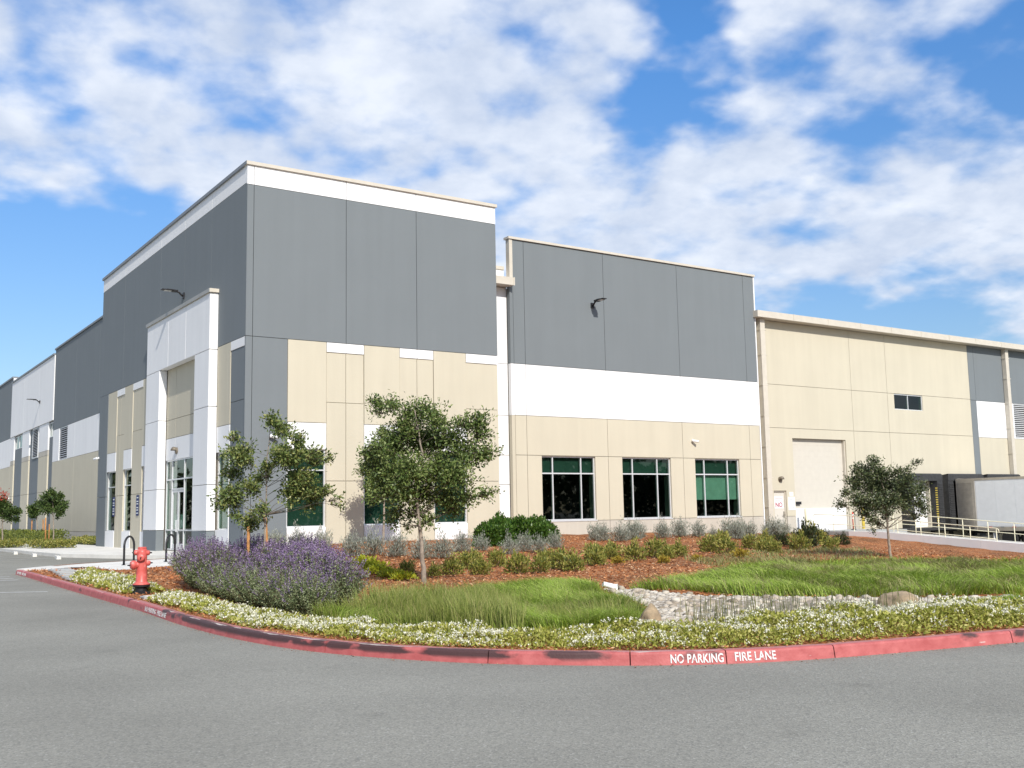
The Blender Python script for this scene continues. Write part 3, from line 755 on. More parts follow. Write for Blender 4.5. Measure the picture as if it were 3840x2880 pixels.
def louver(F, u0, u1, z0, z1, n, d=-0.03):
    mb = MB(); w = .06
    F.box(mb, u0, u1, z0, z0+w, d-.1, d); F.box(mb, u0, u1, z1-w, z1, d-.1, d)
    F.box(mb, u0, u0+w, z0+w, z1-w, d-.1, d); F.box(mb, u1-w, u1, z0+w, z1-w, d-.1, d)
    fr = own(mb.build('louver', M['frame']))
    mb = MB(); mb.quad(F.p(u0, z0, d-.11), F.p(u1, z0, d-.11), F.p(u1, z1, d-.11), F.p(u0, z1, d-.11)); own(mb.build('louver_backing', M['dark']), fr)
    st = (z1-z0-2*w)/n
    for i in range(n):
        z = z0+w+st*(i+.5)
        mb = MB()
        a, b = u0+w, u1-w
        mb.poly([F.p(a, z-st*.30, d-.005), F.p(b, z-st*.30, d-.005), F.p(b, z+st*.22, d-.09), F.p(a, z+st*.22, d-.09)])
        mb.poly([F.p(a, z-st*.30-.012, d-.005), F.p(b, z-st*.30-.012, d-.005), F.p(b, z-st*.30, d-.005), F.p(a, z-st*.30, d-.005)])
        own(mb.build('slat', M['frame']), fr)
louver(MS, *hS[6], 17)
# eaves fascia: folded metal lengths with lapped joints
def fascia():
    xs_ = [24.95, 26.9, 43.1] + [43.1+2.95*i for i in range(1, 20)]
    for a, b in zip(xs_[:-1], xs_[1:]):
        if a > 26 and a < 43: continue
        mb = MB(); mb.box(a+.004, b-.004, 39.46, 40.5, 12.06, 12.42)
        mb.box(b-.03, b+.03, 39.44, 39.459, 12.05, 12.43)
        own(mb.build('fascia', M['trim']))
    mb = MB(); mb.box(24.95, 26.8, 40.2, 40.4, 12.42, 12.92); own(mb.build('wall_panel', M['white']))
    mb = MB(); mb.box(24.95, 26.8, 40.15, 40.45, 12.92, 13.08); own(mb.build('parapet_coping', M['trim']))
fascia()
# downspouts: square pipe with straps
for x in (43.62, 67.62):
    mb = MB(); w = .36
    mb.box(x, x+w, 39.79, 40.07, 0.1 if x < 50 else 0.4, 12.05)
    d = own(mb.build('downspout', M['trim']))
    for z in (1.6, 3.2, 4.9, 6.6, 8.3, 10.0, 11.4):
        mb = MB(); mb.box(x-.03, x+w+.10, 39.785, 40.08, z, z+.035); own(mb.build('strap', M['trim']), d)
# roller door, dock doors, service door
def roller_door():
    mb = MB(); MS.box(mb, 46.13, 50.74, 1.5, 5.45, -.30, -.26)
    r = own(mb.build('roller_door', M['shutter']))
    for i in range(12):
        z = 1.52+i*.325
        mb = MB(); MS.box(mb, 46.16, 50.71, z, z+.322, -.258, -.252); own(mb.build('slat', M['shutter']), r)
    mb = MB(); MS.box(mb, 46.13, 50.74, 0.12, 1.5, -.30, -.20); own(mb.build('bottom_panel', M['white']), r)
    for a, b in ((46.13, 46.2), (50.67, 50.74)):
        mb = MB(); MS.box(mb, a, b, 0.12, 5.45, -.24, -.085); own(mb.build('guide_rail', M['trim']), r)
    mb = MB(); MS.box(mb, 46.22, 46.76, 1.72, 1.88, -.245, -.12); own(mb.build('vision_slot', M['black']), r)
roller_door()
def service_door():
    mb = MB(); MS.box(mb, 44.46, 45.36, 0.14, 2.42, -.20, -.14)
    d = own(mb.build('service_door', M['door']))
    mb = MB(); MS.box(mb, 44.40, 44.46, .14, 2.5, -.22, -.082); MS.box(mb, 45.36, 45.42, .14, 2.5, -.22, -.082); MS.box(mb, 44.46, 45.36, 2.42, 2.5, -.22, -.082)
    own(mb.build('door_frame', M['trim']), d)
    mb = MB(); MS.box(mb, 45.25, 45.31, 1.0, 1.35, -.14, -.115); mb.tube([MS.p(45.28, 1.15, -.12), MS.p(45.28, 1.15, -.05), MS.p(45.12, 1.15, -.05)], .018)
    own(mb.build('handle', M['sconce']), d)
    for z in (.4, 1.3, 2.2):
        mb = MB(); MS.box(mb, 44.44, 44.48, z-.07, z+.07, -.14, -.12); own(mb.build('hinge', M['sconce']), d)
service_door()
for u0, u1 in ((56.2, 58.5), (60.5, 62.9), (64.8, 67.2)):
    mb = MB(); MS.box(mb, u0, u1, .2, 3.0, -.28, -.24); d = own(mb.build('dock_door', M['sign_white'] if u0 < 60 else M['dark']))
    if u0 < 60:
        for i in range(5):
            mb = MB(); MS.box(mb, u0+.02, u1-.02, .22+i*.55, .22+i*.55+.53, -.238, -.225); own(mb.build('door_panel', M['sign_white']), d)
for u0, u1 in ((55.6, 59.15), (59.75, 63.6), (64.05, 67.9)):
    mb = MB(); h = .62
    MS.box(mb, u0, u1, 3.05, 3.42, 0.0, h-.06)
    mb.poly([MS.p(u0, 3.42, 0), MS.p(u1, 3.42, 0), MS.p(u1-.1, 3.5, h-.12), MS.p(u0+.1, 3.5, h-.12)])
    mb.poly([MS.p(u0+.1, 3.5, h-.12), MS.p(u1-.1, 3.5, h-.12), MS.p(u1, 3.42, h-.055), MS.p(u0, 3.42, h-.055)])
    sl = own(mb.build('dock_seal', M['rubber']))
    for k, (a, b) in enumerate(((u0, u0+.55), (u1-.55, u1))):
        mb = MB(); MS.box(mb, a, b, -.1, 3.05, 0.0, h-.08); own(mb.build('side_pad', M['rubber']), sl)
        e = b if k == 0 else a
        for i in range(20):
            z = .05+i*.145
            mb = MB(); MS.box(mb, a+.05, b-.05, z, z+.06, h-.078, h-.03); own(mb.build('pleat', M['rubber']), sl)
        for i in range(18):
            z = .1+i*.145
            mb = MB()
            x0 = b+.001 if k == 0 else a-.015
            mb.box(x0, x0+.014, 40.1-h+.1, 40.1-h+.24, z, z+.07); own(mb.build('guide_stripe', M['yellow'] if i % 2 or u0 < 59 else M['red_post']), sl)
    for a in (u0+.5, u1-.8):
        mb = MB(); MS.box(mb, a, a+.3, -.45, .1, .01, .14); own(mb.build('dock_bumper', M['rubber']), sl)

# ---- main west wall
hM = [(80.15, 83.1, 6.0, 8.42), (85.62, 87.3, 8.0, 9.12), (91.85, 94.35, 6.72, 9.18), (99.4, 103.1, 8.0, 9.12)]
plate(MW, 'wall', 61.38, 140.0, 0.0, 14.3, M['joint'], hM, -0.20, -0.42)
for a, b in ((61.38, 70.72), (70.72, 77.8), (77.8, 85.47)):
    panel(MW, a, b, 8.42, 14.6, 'grey', d0=-.2); [panel(MW, c, e, 6.0, 8.42, 'white', d0=-.2) for c, e in (((a, 80.15+G), (83.1-G, b)) if a > 77 else ((a, b),))]; panel(MW, a, b, 0.84, 6.0, 'beige', d0=-.2); panel(MW, a, b, 0.0, 0.84, 'base', d0=-.2)
for a, b in ((85.47, 91.6), (91.6, 98.6), (98.6, 105.2)):
    panel(MW, a, b, 9.22, 14.25, 'white', d=.06, d0=-.2)
for a, b in ((85.47, 87.42), (91.25, 95.68), (99.1, 103.4)):
    panel(MW, a, b, 3.84, 9.20, 'grey', hM, d=-.1, d0=-.2); panel(MW, a, b, 0.0, 3.84, 'grey', d=-.1, d0=-.2)
for a, b in ((87.42, 91.25), (95.68, 99.1), (103.4, 105.2)):
    panel(MW, a, b, 7.05, 9.22, 'white', d0=-.2); panel(MW, a, b, 6.66, 7.05, 'base', d0=-.2); panel(MW, a, b, 3.84, 6.66, 'beige', d0=-.2); panel(MW, a, b, 0.0, 3.84, 'beige', d0=-.2)
for a, b in ((105.2, 115.0), (115.0, 127.0), (127.0, 140.0)):
    panel(MW, a, b, 9.2, 14.75, 'grey', d0=-.2); panel(MW, a, b, 6.6, 9.2, 'white', d0=-.2); panel(MW, a, b, 0.0, 6.6, 'beige', d0=-.2)
louver(MW, *hM[0], 15); louver(MW, *hM[2], 18)
window(MW, *hM[1], (86.45,), ()); window(MW, *hM[3], (101.3,), ())
mb = MB(); mb.box(15.42, 15.9, 61.4, 85.5, 14.6, 14.73); mb.box(15.36, 15.9, 85.5, 105.1, 14.25, 14.38); mb.box(15.42, 15.9, 105.1, 140, 14.75, 14.9); own(mb.build('parapet_coping', M['coping_shaded']))
mb = MB(); mb.box(15.52, 21.0, 105.1, 105.22, 12.0, 14.75); own(mb.build('return_wall', M['white']))
# ---- shell: roof, floor and far walls keep the inside dark
mb = MB(); mb.box(15.9, 99.9, 40.42, 139.9, 11.9, 12.04); own(mb.build('roof', M['roof']))
mb = MB(); mb.box(99.8, 100.0, 40.4, 139.9, -1.1, 11.9); mb.box(15.9, 99.8, 139.7, 139.9, 0.0, 11.9); own(mb.build('far_wall', M['beige']))
mb = MB(); mb.box(13.9, 99.7, 38.32, 139.6, 0.05, 0.18); own(mb.build('floor', M['dark']))
mb = MB(); mb.box(13.9, 24.6, 42.6, 42.7, 0.19, 5.4); mb.box(17.0, 17.1, 42.8, 61.0, .19, 5.4); mb.box(24.7, 45.9, 43.5, 43.6, .19, 5.4); mb.box(51.0, 60, 42.5, 42.6, 5.8, 10); own(mb.build('inner_partition', M['dark']))
mb = MB(); mb.box(13.9, 24.6, 38.4, 61.0, 5.4, 5.5); mb.box(24.7, 46, 40.45, 43.6, 5.4, 5.5); own(mb.build('inner_ceiling', M['dark']))




# ================================================================== GROUND
rng = np.random.default_rng(7)
CP = np.array([(5.5, 34, 0.13), (5.2, 27, 0.13), (5.0, 20, 0.13), (4.95, 16, 0.13), (5.1, 13, 0.13), (5.9, 10.5, 0.13), (7.2, 8.8, 0.13), (9, 7.6, 0.13), (11.5, 7.1, 0.13), (16, 6.2, 0.13), (25, 4.5, 0.13), (45, 0.5, 0.1), (12, 38.5, 0.2), (14, 37.6, 0.38), (19, 37.6, 0.52), (24.5, 37.6, 0.52), (27, 39.4, 0.55), (33, 39.4, 0.5), (40, 39.4, 0.36), (44, 39.4, 0.2), (45.8, 39, 0.14), (45.8, 36.3, 0.02), (45.6, 37.4, .06), (45.6, 35, -.05), (45.6, 34, -.12), (45.6, 33, -0.20), (45.6, 32, -.28), (45.6, 31, -.36), (45.6, 30, -0.45), (45.6, 29, -.52), (45.6, 28, -.60), (45.6, 27, -0.68), (45.6, 25.5, -.78), (45.6, 23.5, -.9), (43.5, 32, -.22), (43.5, 29, -.42), (43.5, 26, -.62), (41, 28, -.3), (46, 20, -0.95), (46, 12, -0.6), (12, 26, 0.26), (17, 30, 0.42), (22, 33, 0.48), (30, 33, 0.42), (36, 33, 0.28), (24, 17.8, 0.1), (24.5, 20, 0.26), (30, 22, -0.08), (33, 20, -.25), (28, 16, -.05), (38, 23, -.52), (41, 25.5, -.6), (38, 27, -0.1), (40, 33, 0.12), (14, 20, 0.14), (10.7, 19.1, 0.14), (8, 24, 0.2), (9, 30, 0.17), (7.3, 30.8, 0.16), (9.5, 11, 0.06), (12, 12.3, 0.03), (14, 11, 0.03), (18, 10, 0.05), (11.5, 14, 0.07), (8, 13, 0.1), (13, 15, 0.12), (16, 15.5, 0.14), (20, 13.5, 0.1), (26, 12, 0.05), (34, 14, -0.4)])
def gz(x, y):
    x = np.asarray(x, float); y = np.asarray(y, float)
    d2 = (x[..., None]-CP[:, 0])**2+(y[..., None]-CP[:, 1])**2+.35
    w = d2**-1.6
    return (w*CP[:, 2]).sum(-1)/w.sum(-1)
def g1(x, y): return float(gz(np.array([x]), np.array([y]))[0])

def in_poly(px, py, poly):
    px = np.asarray(px); py = np.asarray(py)
    r = np.zeros(px.shape, bool)
    n = len(poly)
    for i in range(n):
        x0, y0 = poly[i]; x1, y1 = poly[(i+1) % n]
        if y0 == y1: continue
        c = ((y0 > py) != (y1 > py)) & (px < (x1-x0)*(py-y0)/(y1-y0)+x0)
        r ^= c
    return r

def sheet(name, pts, z, m, parent=None, thick=0.0):
    mb = MB()
    top = [mb.bm.verts.new((x, y, z)) for x, y in pts]
    f = mb.bm.faces.new(top)
    if thick:
        bot = [mb.bm.verts.new((x, y, z-thick)) for x, y in pts]
        for i in range(len(pts)):
            j = (i+1) % len(pts)
            mb.bm.faces.new((top[i], top[j], bot[j], bot[i]))
    bmesh.ops.triangulate(mb.bm, faces=[f])
    return mb.build(name, m, parent)

# kerb line: foot of the kerb face on the road
KH = 0.13
kp = [(5.37, 34.62), (5.32, 32.1), (5.14, 27.0), (5.02, 23.3), (4.89, 18.9), (4.79, 17.2), (4.72, 16.06), (4.69, 14.2), (4.77, 12.75), (4.95, 11.65), (5.22, 10.80), (5.52, 10.15), (5.83, 9.6),
      (6.28, 9.0), (6.87, 8.41), (7.31, 8.04), (7.80, 7.74), (8.30, 7.52), (8.97, 7.33), (9.8, 7.15), (10.66, 6.97), (11.51, 6.80), (14.0, 6.3), (20.0, 5.1), (40.0, 1.1), (60.0, -2.9)]
def catmull(P, step=0.12):
    P = np.array(P, float)
    out = []
    Q = np.vstack([2*P[0]-P[1], P, 2*P[-1]-P[-2]])
    for i in range(1, len(Q)-2):
        n = max(2, int(np.linalg.norm(Q[i+1]-Q[i])/step))
        for t in np.linspace(0, 1, n, endpoint=False):
            a, b, c, d = Q[i-1], Q[i], Q[i+1], Q[i+2]
            out.append(.5*((2*b)+(-a+c)*t+(2*a-5*b+4*c-d)*t*t+(-a+3*b-3*c+d)*t**3))
    out.append(P[-1])
    return np.array(out)
def smooth(P, k):
    for _ in range(k):
        P[1:-1] = .25*P[:-2]+.5*P[1:-1]+.25*P[2:]
    return P
KP = smooth(catmull(kp), 30)
KS = np.concatenate([[0], np.cumsum(np.linalg.norm(np.diff(KP, axis=0), axis=1))])
def kat(u):
    p = np.array([np.interp(u, KS, KP[:, 0]), np.interp(u, KS, KP[:, 1])])
    q = np.array([np.interp(u+.05, KS, KP[:, 0]), np.interp(u+.05, KS, KP[:, 1])])
    q0 = np.array([np.interp(u-.05, KS, KP[:, 0]), np.interp(u-.05, KS, KP[:, 1])])
    d = (q-q0)/np.linalg.norm(q-q0)
    return p, d, np.array([-d[1], d[0]])
def uof(x, y): return KS[np.argmin((KP[:, 0]-x)**2+(KP[:, 1]-y)**2)]
PROF = [(0, -.02, -.02), (0, 0, 0), (.022, KH-.025, KH-.02), (.032, KH-.007, KH), (.05, KH, KH+.02), (.165, KH, KH+.135), (.17, -.1, KH+.25)]

# the road: one sheet to the horizon, its edge under the kerb
edge = [tuple(kat(u)[0]+kat(u)[2]*.08) for u in np.arange(0, KS[-1], .4)]
road_pts = edge + [(300, -50.9), (900, -170), (900, -900), (-900, -900), (-900, 900), (13.4, 900), (13.4, 41), (12.2, 40.2), (7.5, 36.9)]
tag(sheet('road', road_pts, 0.0, M['asphalt']), kind='structure')
tag(sheet('yard', [(45.9, -5), (300, -60), (300, 40.2), (45.9, 40.2)], -1.05, M['asphalt']), kind='structure')
tag(sheet('ground', [(-2000, -2000), (2000, -2000), (2000, 2000), (-2000, 2000)], -1.6, M['concrete_grey']), kind='structure')

kerb = empty('kerb', (5.37, 34.62, 0)); tag(kerb, kind='structure')
kerb_inv = Matrix.Translation((-5.37, -34.62, 0))
def kown(o): o.parent = kerb; o.matrix_parent_inverse = kerb_inv; return o
jn = sorted([uof(*p) for p in ((5.02, 21.7), (4.73, 15.62), (4.70, 13.8), (5.02, 11.42), (6.0, 9.34), (6.9, 8.3), (7.72, 7.75), (8.95, 7.3))])
ju = [0.0] + [jn[0]-2.45*k for k in range(5, 0, -1) if jn[0]-2.45*k > .8] + jn
while ju[-1] < KS[-1]-3: ju.append(ju[-1]+(2.45 if ju[-1] < 60 else 20))
def kerb_seg(u0, u1):
    us = np.linspace(u0+.006, u1-.006, max(2, int((u1-u0)/.15)))
    V, UV, Fc = [], [], []
    k = len(PROF)
    for u in us:
        p, d, n = kat(u)
        wob = .002*math.sin(u*9)+.002*math.sin(u*23)
        for (o, z, v) in PROF:
            q = p+n*(o+wob*(z > .05)); V.append((q[0], q[1], z+wob*.5*(z > .05))); UV.append((u, v))
    for i in range(len(us)-1):
        for j in range(k-1):
            Fc.append((i*k+j, i*k+j+1, (i+1)*k+j+1, (i+1)*k+j))
    Fc.append(tuple(range(k))); Fc.append(tuple(range((len(us)-1)*k, len(us)*k)))
    me = bpy.data.meshes.new('kerb_stone'); me.from_pydata(V, [], Fc); me.update()
    uvl = me.uv_layers.new(name='UVMap')
    for l in me.loops: uvl.data[l.index].uv = UV[l.vertex_index]
    me.materials.append(M['kerb'])
    return kown(link('kerb_stone', me))
for a, b in zip(ju[:-1], ju[1:]): kerb_seg(a, b)

def kerb_text(s, u0, u1, h, z0, bold=0.022):
    me = text_mesh(s, 1.0, bold, 1.05, 0.001)
    xs_ = [v.co.x for v in me.vertices]; x0, x1 = min(xs_), max(xs_)
    ys_ = [v.co.y for v in me.vertices]; y0, y1 = min(ys_), max(ys_)
    for v in me.vertices:
        u = u0+(v.co.x-x0)/(x1-x0)*(u1-u0); t = (v.co.y-y0)/(y1-y0)
        z = z0+t*h
        p, d, n = kat(u)
        o = .022*z/(KH-.025)
        q = p+n*(o-.004-.002*(v.co.z > 0)); v.co = (q[0], q[1], z)
    me.materials.append(M['kerb_letter'])
    return kown(link('painted_lettering', me))
def letter_mat():
    m, N, L, P = new_mat('worn_white_lettering')
    P.inputs['Roughness'].default_value = .7
    P.inputs['Base Color'].default_value = (.72, .70, .68, 1)
    tc = N.new('ShaderNodeTexCoord')
    nz = N.new('ShaderNodeTexNoise'); nz.inputs['Scale'].default_value = 22; nz.inputs['Detail'].default_value = 5
    L.new(tc.outputs['Object'], nz.inputs['Vector'])
    r = N.new('ShaderNodeMapRange'); r.inputs[1].default_value = .34; r.inputs[2].default_value = .44; L.new(nz.outputs[0], r.inputs[0])
    t = N.new('ShaderNodeBsdfTransparent'); mx = N.new('ShaderNodeMixShader')
    L.new(r.outputs[0], mx.inputs[0]); L.new(t.outputs[0], mx.inputs[1]); L.new(P.outputs[0], mx.inputs[2]); L.new(mx.outputs[0], N['Material Output'].inputs[0])
    return m
M['kerb_letter'] = letter_mat()
ug = uof(7.72, 7.75)
kerb_text('NO PARKING', ug-.57, ug-.03, .088, .018); kerb_text('FIRE LANE', ug+.09, ug+.53, .086, .025)
u2 = uof(4.86, 18.4)
kerb_text('NO PARKING', u2, u2+.85, .075, .025); kerb_text('FIRE LANE', u2+.95, u2+1.6, .075, .025)
kerb_text('NO PARKING', .25, 1.05, .075, .025); kerb_text('FIRE LANE', 1.2, 1.9, .075, .025)
# bits of grit and leaf litter lying along the gutter
def gutter():
    n = 900
    u = rng.uniform(0, 36, n); o = -np.abs(rng.normal(0, .09, n))-.005
    V = []
    for i in range(n):
        p, d, nn = kat(u[i]); q = p+nn*o[i]; s = rng.uniform(.004, .014); a = rng.uniform(0, 6.28)
        e = np.array([math.cos(a), math.sin(a)])*s; f = np.array([-e[1], e[0]])*rng.uniform(.3, .7)
        z = rng.uniform(.004, .012)
        V.append([(*(q-e), .003), (*(q-f), z), (*(q+e), .003), (*(q+f), z)])
    tag(raw_mesh('gutter_litter', V, 4, M['chips']), kind='stuff')
gutter()

# planted bed
bed_edge = [tuple(kat(u)[0]+kat(u)[2]*.12) for u in np.arange(0, uof(45.9, -.1), .4)]
bed_poly = bed_edge + [(46.05, -.2), (46.05, 40.25), (24.9, 40.25), (24.9, 38.2), (13.7, 38.2), (13.0, 37.0), (11.0, 33.9), (9.3, 31.9), (7.35, 30.84), (7.3, 33.9), (6.9, 34.2), (6.2, 33.7), (5.55, 34.3)]
def close_pts(P, step=.45):
    out = []
    for i in range(len(P)):
        a, b = np.array(P[i]), np.array(P[(i+1) % len(P)])
        n = max(1, int(np.linalg.norm(b-a)/step))
        out += [tuple(a+(b-a)*k/n) for k in range(n)]
    return out
bed_poly = close_pts(bed_poly)
def terrain():
    from mathutils.geometry import delaunay_2d_cdt
    pts = [Vector(p) for p in bed_poly]
    nb = len(pts)
    edges = [(i, (i+1) % nb) for i in range(nb)]
    gx, gy = np.meshgrid(np.arange(4.9, 46, .42), np.arange(-.1, 40.2, .42))
    gx = gx.ravel()+rng.uniform(-.05, .05, gx.size); gy = gy.ravel()+rng.uniform(-.05, .05, gy.size)
    k = in_poly(gx, gy, bed_poly)
    # keep clear of the border so that no slivers form
    B = np.array(bed_poly)
    keep = [(a, b) for a, b in zip(gx[k], gy[k]) if ((B[:, 0]-a)**2+(B[:, 1]-b)**2).min() > .03]
    pts += [Vector(p) for p in keep]
    r = delaunay_2d_cdt(pts, edges, [list(range(nb))], 2, 1e-4)
    V = np.array([(p.x, p.y) for p in r[0]])
    z = gz(V[:, 0], V[:, 1])
    near = np.array([((B[:len(bed_edge), 0]-a)**2+(B[:len(bed_edge), 1]-b)**2).min() for a, b in V])
    z = np.where(near < .02, KH-.02, z) + rng.normal(0, .012, len(z))*(near > .3)
    me = bpy.data.meshes.new('planting_bed')
    me.from_pydata([(a, b, c) for (a, b), c in zip(V, z)], [], [tuple(f) for f in r[2]])
    me.polygons.foreach_set('use_smooth', [True]*len(me.polygons))
    me.materials.append(M['mulch']); me.update()
    tag(link('planting_bed', me), kind='structure')
terrain()

# paving, sidewalks, kerbs of the parking aisle
pave = [(5.42, 34.75), (5.55, 34.3), (6.2, 33.7), (6.9, 34.2), (7.3, 33.9), (7.35, 30.84), (9.3, 31.9), (11.0, 33.9), (13.0, 37.0), (13.7, 38.2), (13.7, 41.3), (12.9, 40.6), (11.2, 38.75), (9.2, 37.9), (7.45, 37.0), (6.4, 35.9)]
tag(sheet('paving', pave, .155, M['concrete'], thick=.2), kind='structure')
walk = [(9.0, 140), (9.0, 63.3), (9.1, 55), (9.35, 49), (10.4, 45.6), (12.0, 41.4), (12.9, 40.62), (13.75, 41.35), (13.75, 61), (15.6, 61), (15.6, 140)]
walk_o = tag(sheet('sidewalk', walk, .15, M['concrete'], thick=.2), kind='structure')
# strip of bark between the aisle kerb and the paving
mb = MB()
for (x0, y0), (x1, y1) in zip([(6.6, 35.95), (7.55, 36.95), (9.2, 37.75)], [(7.55, 36.95), (9.2, 37.75), (11.2, 38.6)]):
    d = Vector((x1-x0, y1-y0, 0)).normalized(); n = Vector((d.y, -d.x, 0))*.22
    a, b = Vector((x0, y0, .161)), Vector((x1, y1, .161))
    mb.quad(a, b, b+n, a+n)
tag(mb.build('bark_strip', M['mulch']), kind='structure')
# stepping slats set in the bark beside the kerb
steps = empty('stepping_path', (5.9, 29.8, .15)); tag(steps, 'row of pale slats set in brown bark beside the red kerb', 'stepping path')
for i in range(7):
    t = i/6
    cx, cy = 5.64+.52*t, 27.3+5.0*t
    o = MB().obox((0, 0, 0), (.27, .05, 0), (-.03, .14, 0), (0, 0, .03)).build('slat', M['concrete_grey'], steps, bevel=.01)
    o.location = (cx-5.9, cy-29.8, g1(cx, cy)+.03-.15)
# painted lines on the asphalt of the aisle
mb = MB()
for (a, b, w) in (((4.9, 31.2), (1.0, 33.2), .12), ((4.95, 32.2), (1.0, 34.2), .12), ((5.0, 33.2), (1.0, 35.2), .12), ((4.6, 25.4), (-2, 30.0), .10)):
    d = Vector((b[0]-a[0], b[1]-a[1], 0)).normalized(); n = Vector((-d.y, d.x, 0))*w/2
    p, q = Vector((*a, .004)), Vector((*b, .004))
    mb.quad(p-n, q-n, q+n, p+n)
for k in range(8):
    y = 48+2.75*k
    mb.quad((3.8, y, .004), (8.9, y, .004), (8.9, y+.1, .004), (3.8, y+.1, .004))
tag(mb.build('road_markings', M['road_white']), kind='structure')
# drive-in ramp with its white side wall
def rz(y): return min(.25, .24-.067*(34.53-y))
ramp = empty('ramp', (48.4, 36, .25)); tag(ramp, kind='structure')
def rown(o): o.parent = ramp; o.matrix_parent_inverse = Matrix.Translation((-48.4, -36, -.25)); return o
rown(MB().box(46.0, 51.0, 36.5, 39.83, -1.2, .25).build('landing', M['concrete_grey']))
ys = [36.49, 34.6, 32, 29, 26, 23, 20, 17.2]
mb = MB()
for a, b in zip(ys[:-1], ys[1:]): mb.quad((46.2, a, rz(a)-.09), (47.5, a, rz(a)-.09), (47.5, b, rz(b)-.09), (46.2, b, rz(b)-.09))
rown(mb.build('ramp_surface', M['concrete']))
for x0, x1 in ((45.98, 46.2), (47.5, 47.7)):
    for a, b in zip(ys[:-1], ys[1:]):
        mb = MB(); v = []
        for y in (a-.005, b+.005):
            for x in (x0, x1):
                for z in (rz(y)-(.0 if x0 < 47 else .05), -1.2): v.append(mb.bm.verts.new((x, y, z)))
        for f in ((0, 1, 3, 2), (4, 6, 7, 5), (0, 2, 6, 4), (1, 5, 7, 3), (0, 4, 5, 1), (2, 3, 7, 6)): mb.bm.faces.new([v[i] for i in f])
        rown(mb.build('side_wall', M['white'] if x0 < 47 else M['concrete']))

# ================================================================== OBJECTS
# handrails
def handrail(x, y0, y1, off, label, ret=True):
    base = lambda y: min(.22, -.11-.078*(33.53-y)+off)
    t = empty('handrail', (x, y0, base(y0))); tag(t, label, 'handrail', 'cream handrails of the loading ramp')
    inv = Matrix.Translation((-x, -y0, -base(y0)))
    def ow(o): o.parent = t; o.matrix_parent_inverse = inv; return o
    ys_ = list(np.arange(y0, y1-.01, -1.33))
    for y in ys_: ow(MB().tube([(x, y, base(y)-.25), (x, y, base(y)+.90)], .020).build('post', M['rail'], smooth=True))
    br = [y0, 36.9 if y0 > 37.5 else y0-.5, ys_[-1]]
    br = sorted({*br, *[y for y in np.arange(y1, y0, 2)]}, reverse=True)
    br = [y for y in br if y >= ys_[-1]-.01]
    ow(MB().tube([(x, y, base(y)+.92) for y in br]+([(x, ys_[-1]-.1, base(ys_[-1])+.87), (x, ys_[-1]-.13, base(ys_[-1])+.75)] if ret else []), .021).build('top_rail', M['rail'], smooth=True))
    ow(MB().tube([(x, y, base(y)+.42) for y in br], .018).build('mid_rail', M['rail'], smooth=True))
handrail(46.09, 38.85, 28.2, 0.03, 'cream pipe handrail on the near white wall of the loading ramp')
handrail(47.6, 36.2, 19.0, .24, 'cream pipe handrail on the far side of the ramp before the trailer', False)

# bollards and delineator at the roller door
def bollard(x, y, label):
    b = empty('bollard', (x, y, .2)); tag(b, label, 'bollard', 'yellow bollards at the roller door')
    MB().lathe([(.085, -.2), (.085, 1.22), (.07, 1.28), (.03, 1.31)], n=14).build('post', M['yellow' if x > 50 else 'rail'], b, smooth=True)
    MB().lathe([(.15, -.02), (.15, .04), (.09, .06)], n=14).build('footing', M['concrete'], b)
bollard(46.36, 39.6, 'pale yellow bollard beside the white service door'); bollard(50.95, 39.35, 'deep yellow bollard at the right edge of the roller door')
dl = empty('delineator_post', (49.1, 38.6, .25)); tag(dl, 'slim red warning post standing on the ramp before the roller door', 'post')
MB().lathe([(.045, .04), (.045, .95), (.03, 1.0)], n=12).build('tube', M['red_post'], dl, smooth=True)
MB().lathe([(.16, -.02), (.15, .03), (.05, .06)], n=14).build('base', M['rubber'], dl)
for z in (.62, .80): MB().lathe([(.047, z), (.047, z+.07)], n=12).build('reflective_band', M['sign_white'], dl)

# hydrant
def hydrant():
    x, y = 5.5, 21.05
    z = g1(x, y)-.01
    h = empty('fire_hydrant', (x, y, z)); tag(h, 'faded red fire hydrant with black base among white flowers', 'fire hydrant')
    MB().lathe([(.175, 0), (.175, .035), (.135, .05), (.11, .07), (.105, .13), (.16, .15), (.16, .185)], n=24).build('base_flange', M['black'], h, smooth=False)
    for k in range(8):
        a = k*math.pi/4+.2
        MB().lathe([(.014, .035), (.014, .06)], (.15*math.cos(a), .15*math.sin(a), 0), n=6).build('bolt', M['black'], h)
    MB().lathe([(.165, .186), (.165, .20), (.13, .215), (.105, .25), (.10, .45), (.098, .60), (.095, .68), (.10, .80), (.088, .86), (.02, .875)], n=28).build('barrel', M['hydrant'], h, smooth=True)
    MB().lathe([(.085, .862), (.085, .895), (.072, .905)], n=8).build('bonnet', M['hydrant'], h)
    view = Vector((-.25, -.97, 0)); right = Vector((.97, -.25, 0))
    def nozzle(zc, d, r, L, cap=True, nut=.016):
        d = Vector(d).normalized()
        n = MB().lathe([(r*.92, .05), (r*.92, L*.62)], (0, 0, zc), d, n=20).build('outlet', M['hydrant'], h, smooth=True)
        MB().lathe([(r*1.18, L*.60), (r*1.22, L*.82), (r*.95, L*.98), (r*.5, L*1.03)], (0, 0, zc), d, n=20).build('cap', M['hydrant'], n, smooth=False)
        MB().lathe([(nut, L*1.0), (nut*.8, L*1.28)], (0, 0, zc), d, n=5).build('operating_nut', M['black'], n)
    nozzle(.565, -right+view*.42, .072, .22)
    nozzle(.705, view-right*.12, .062, .17)
    nozzle(.79, right+view*.25, .04, .145)
    nozzle(.80, -right-view*.1, .045, .145)
    nozzle(.595, right+view*.1, .045, .155)
hydrant()
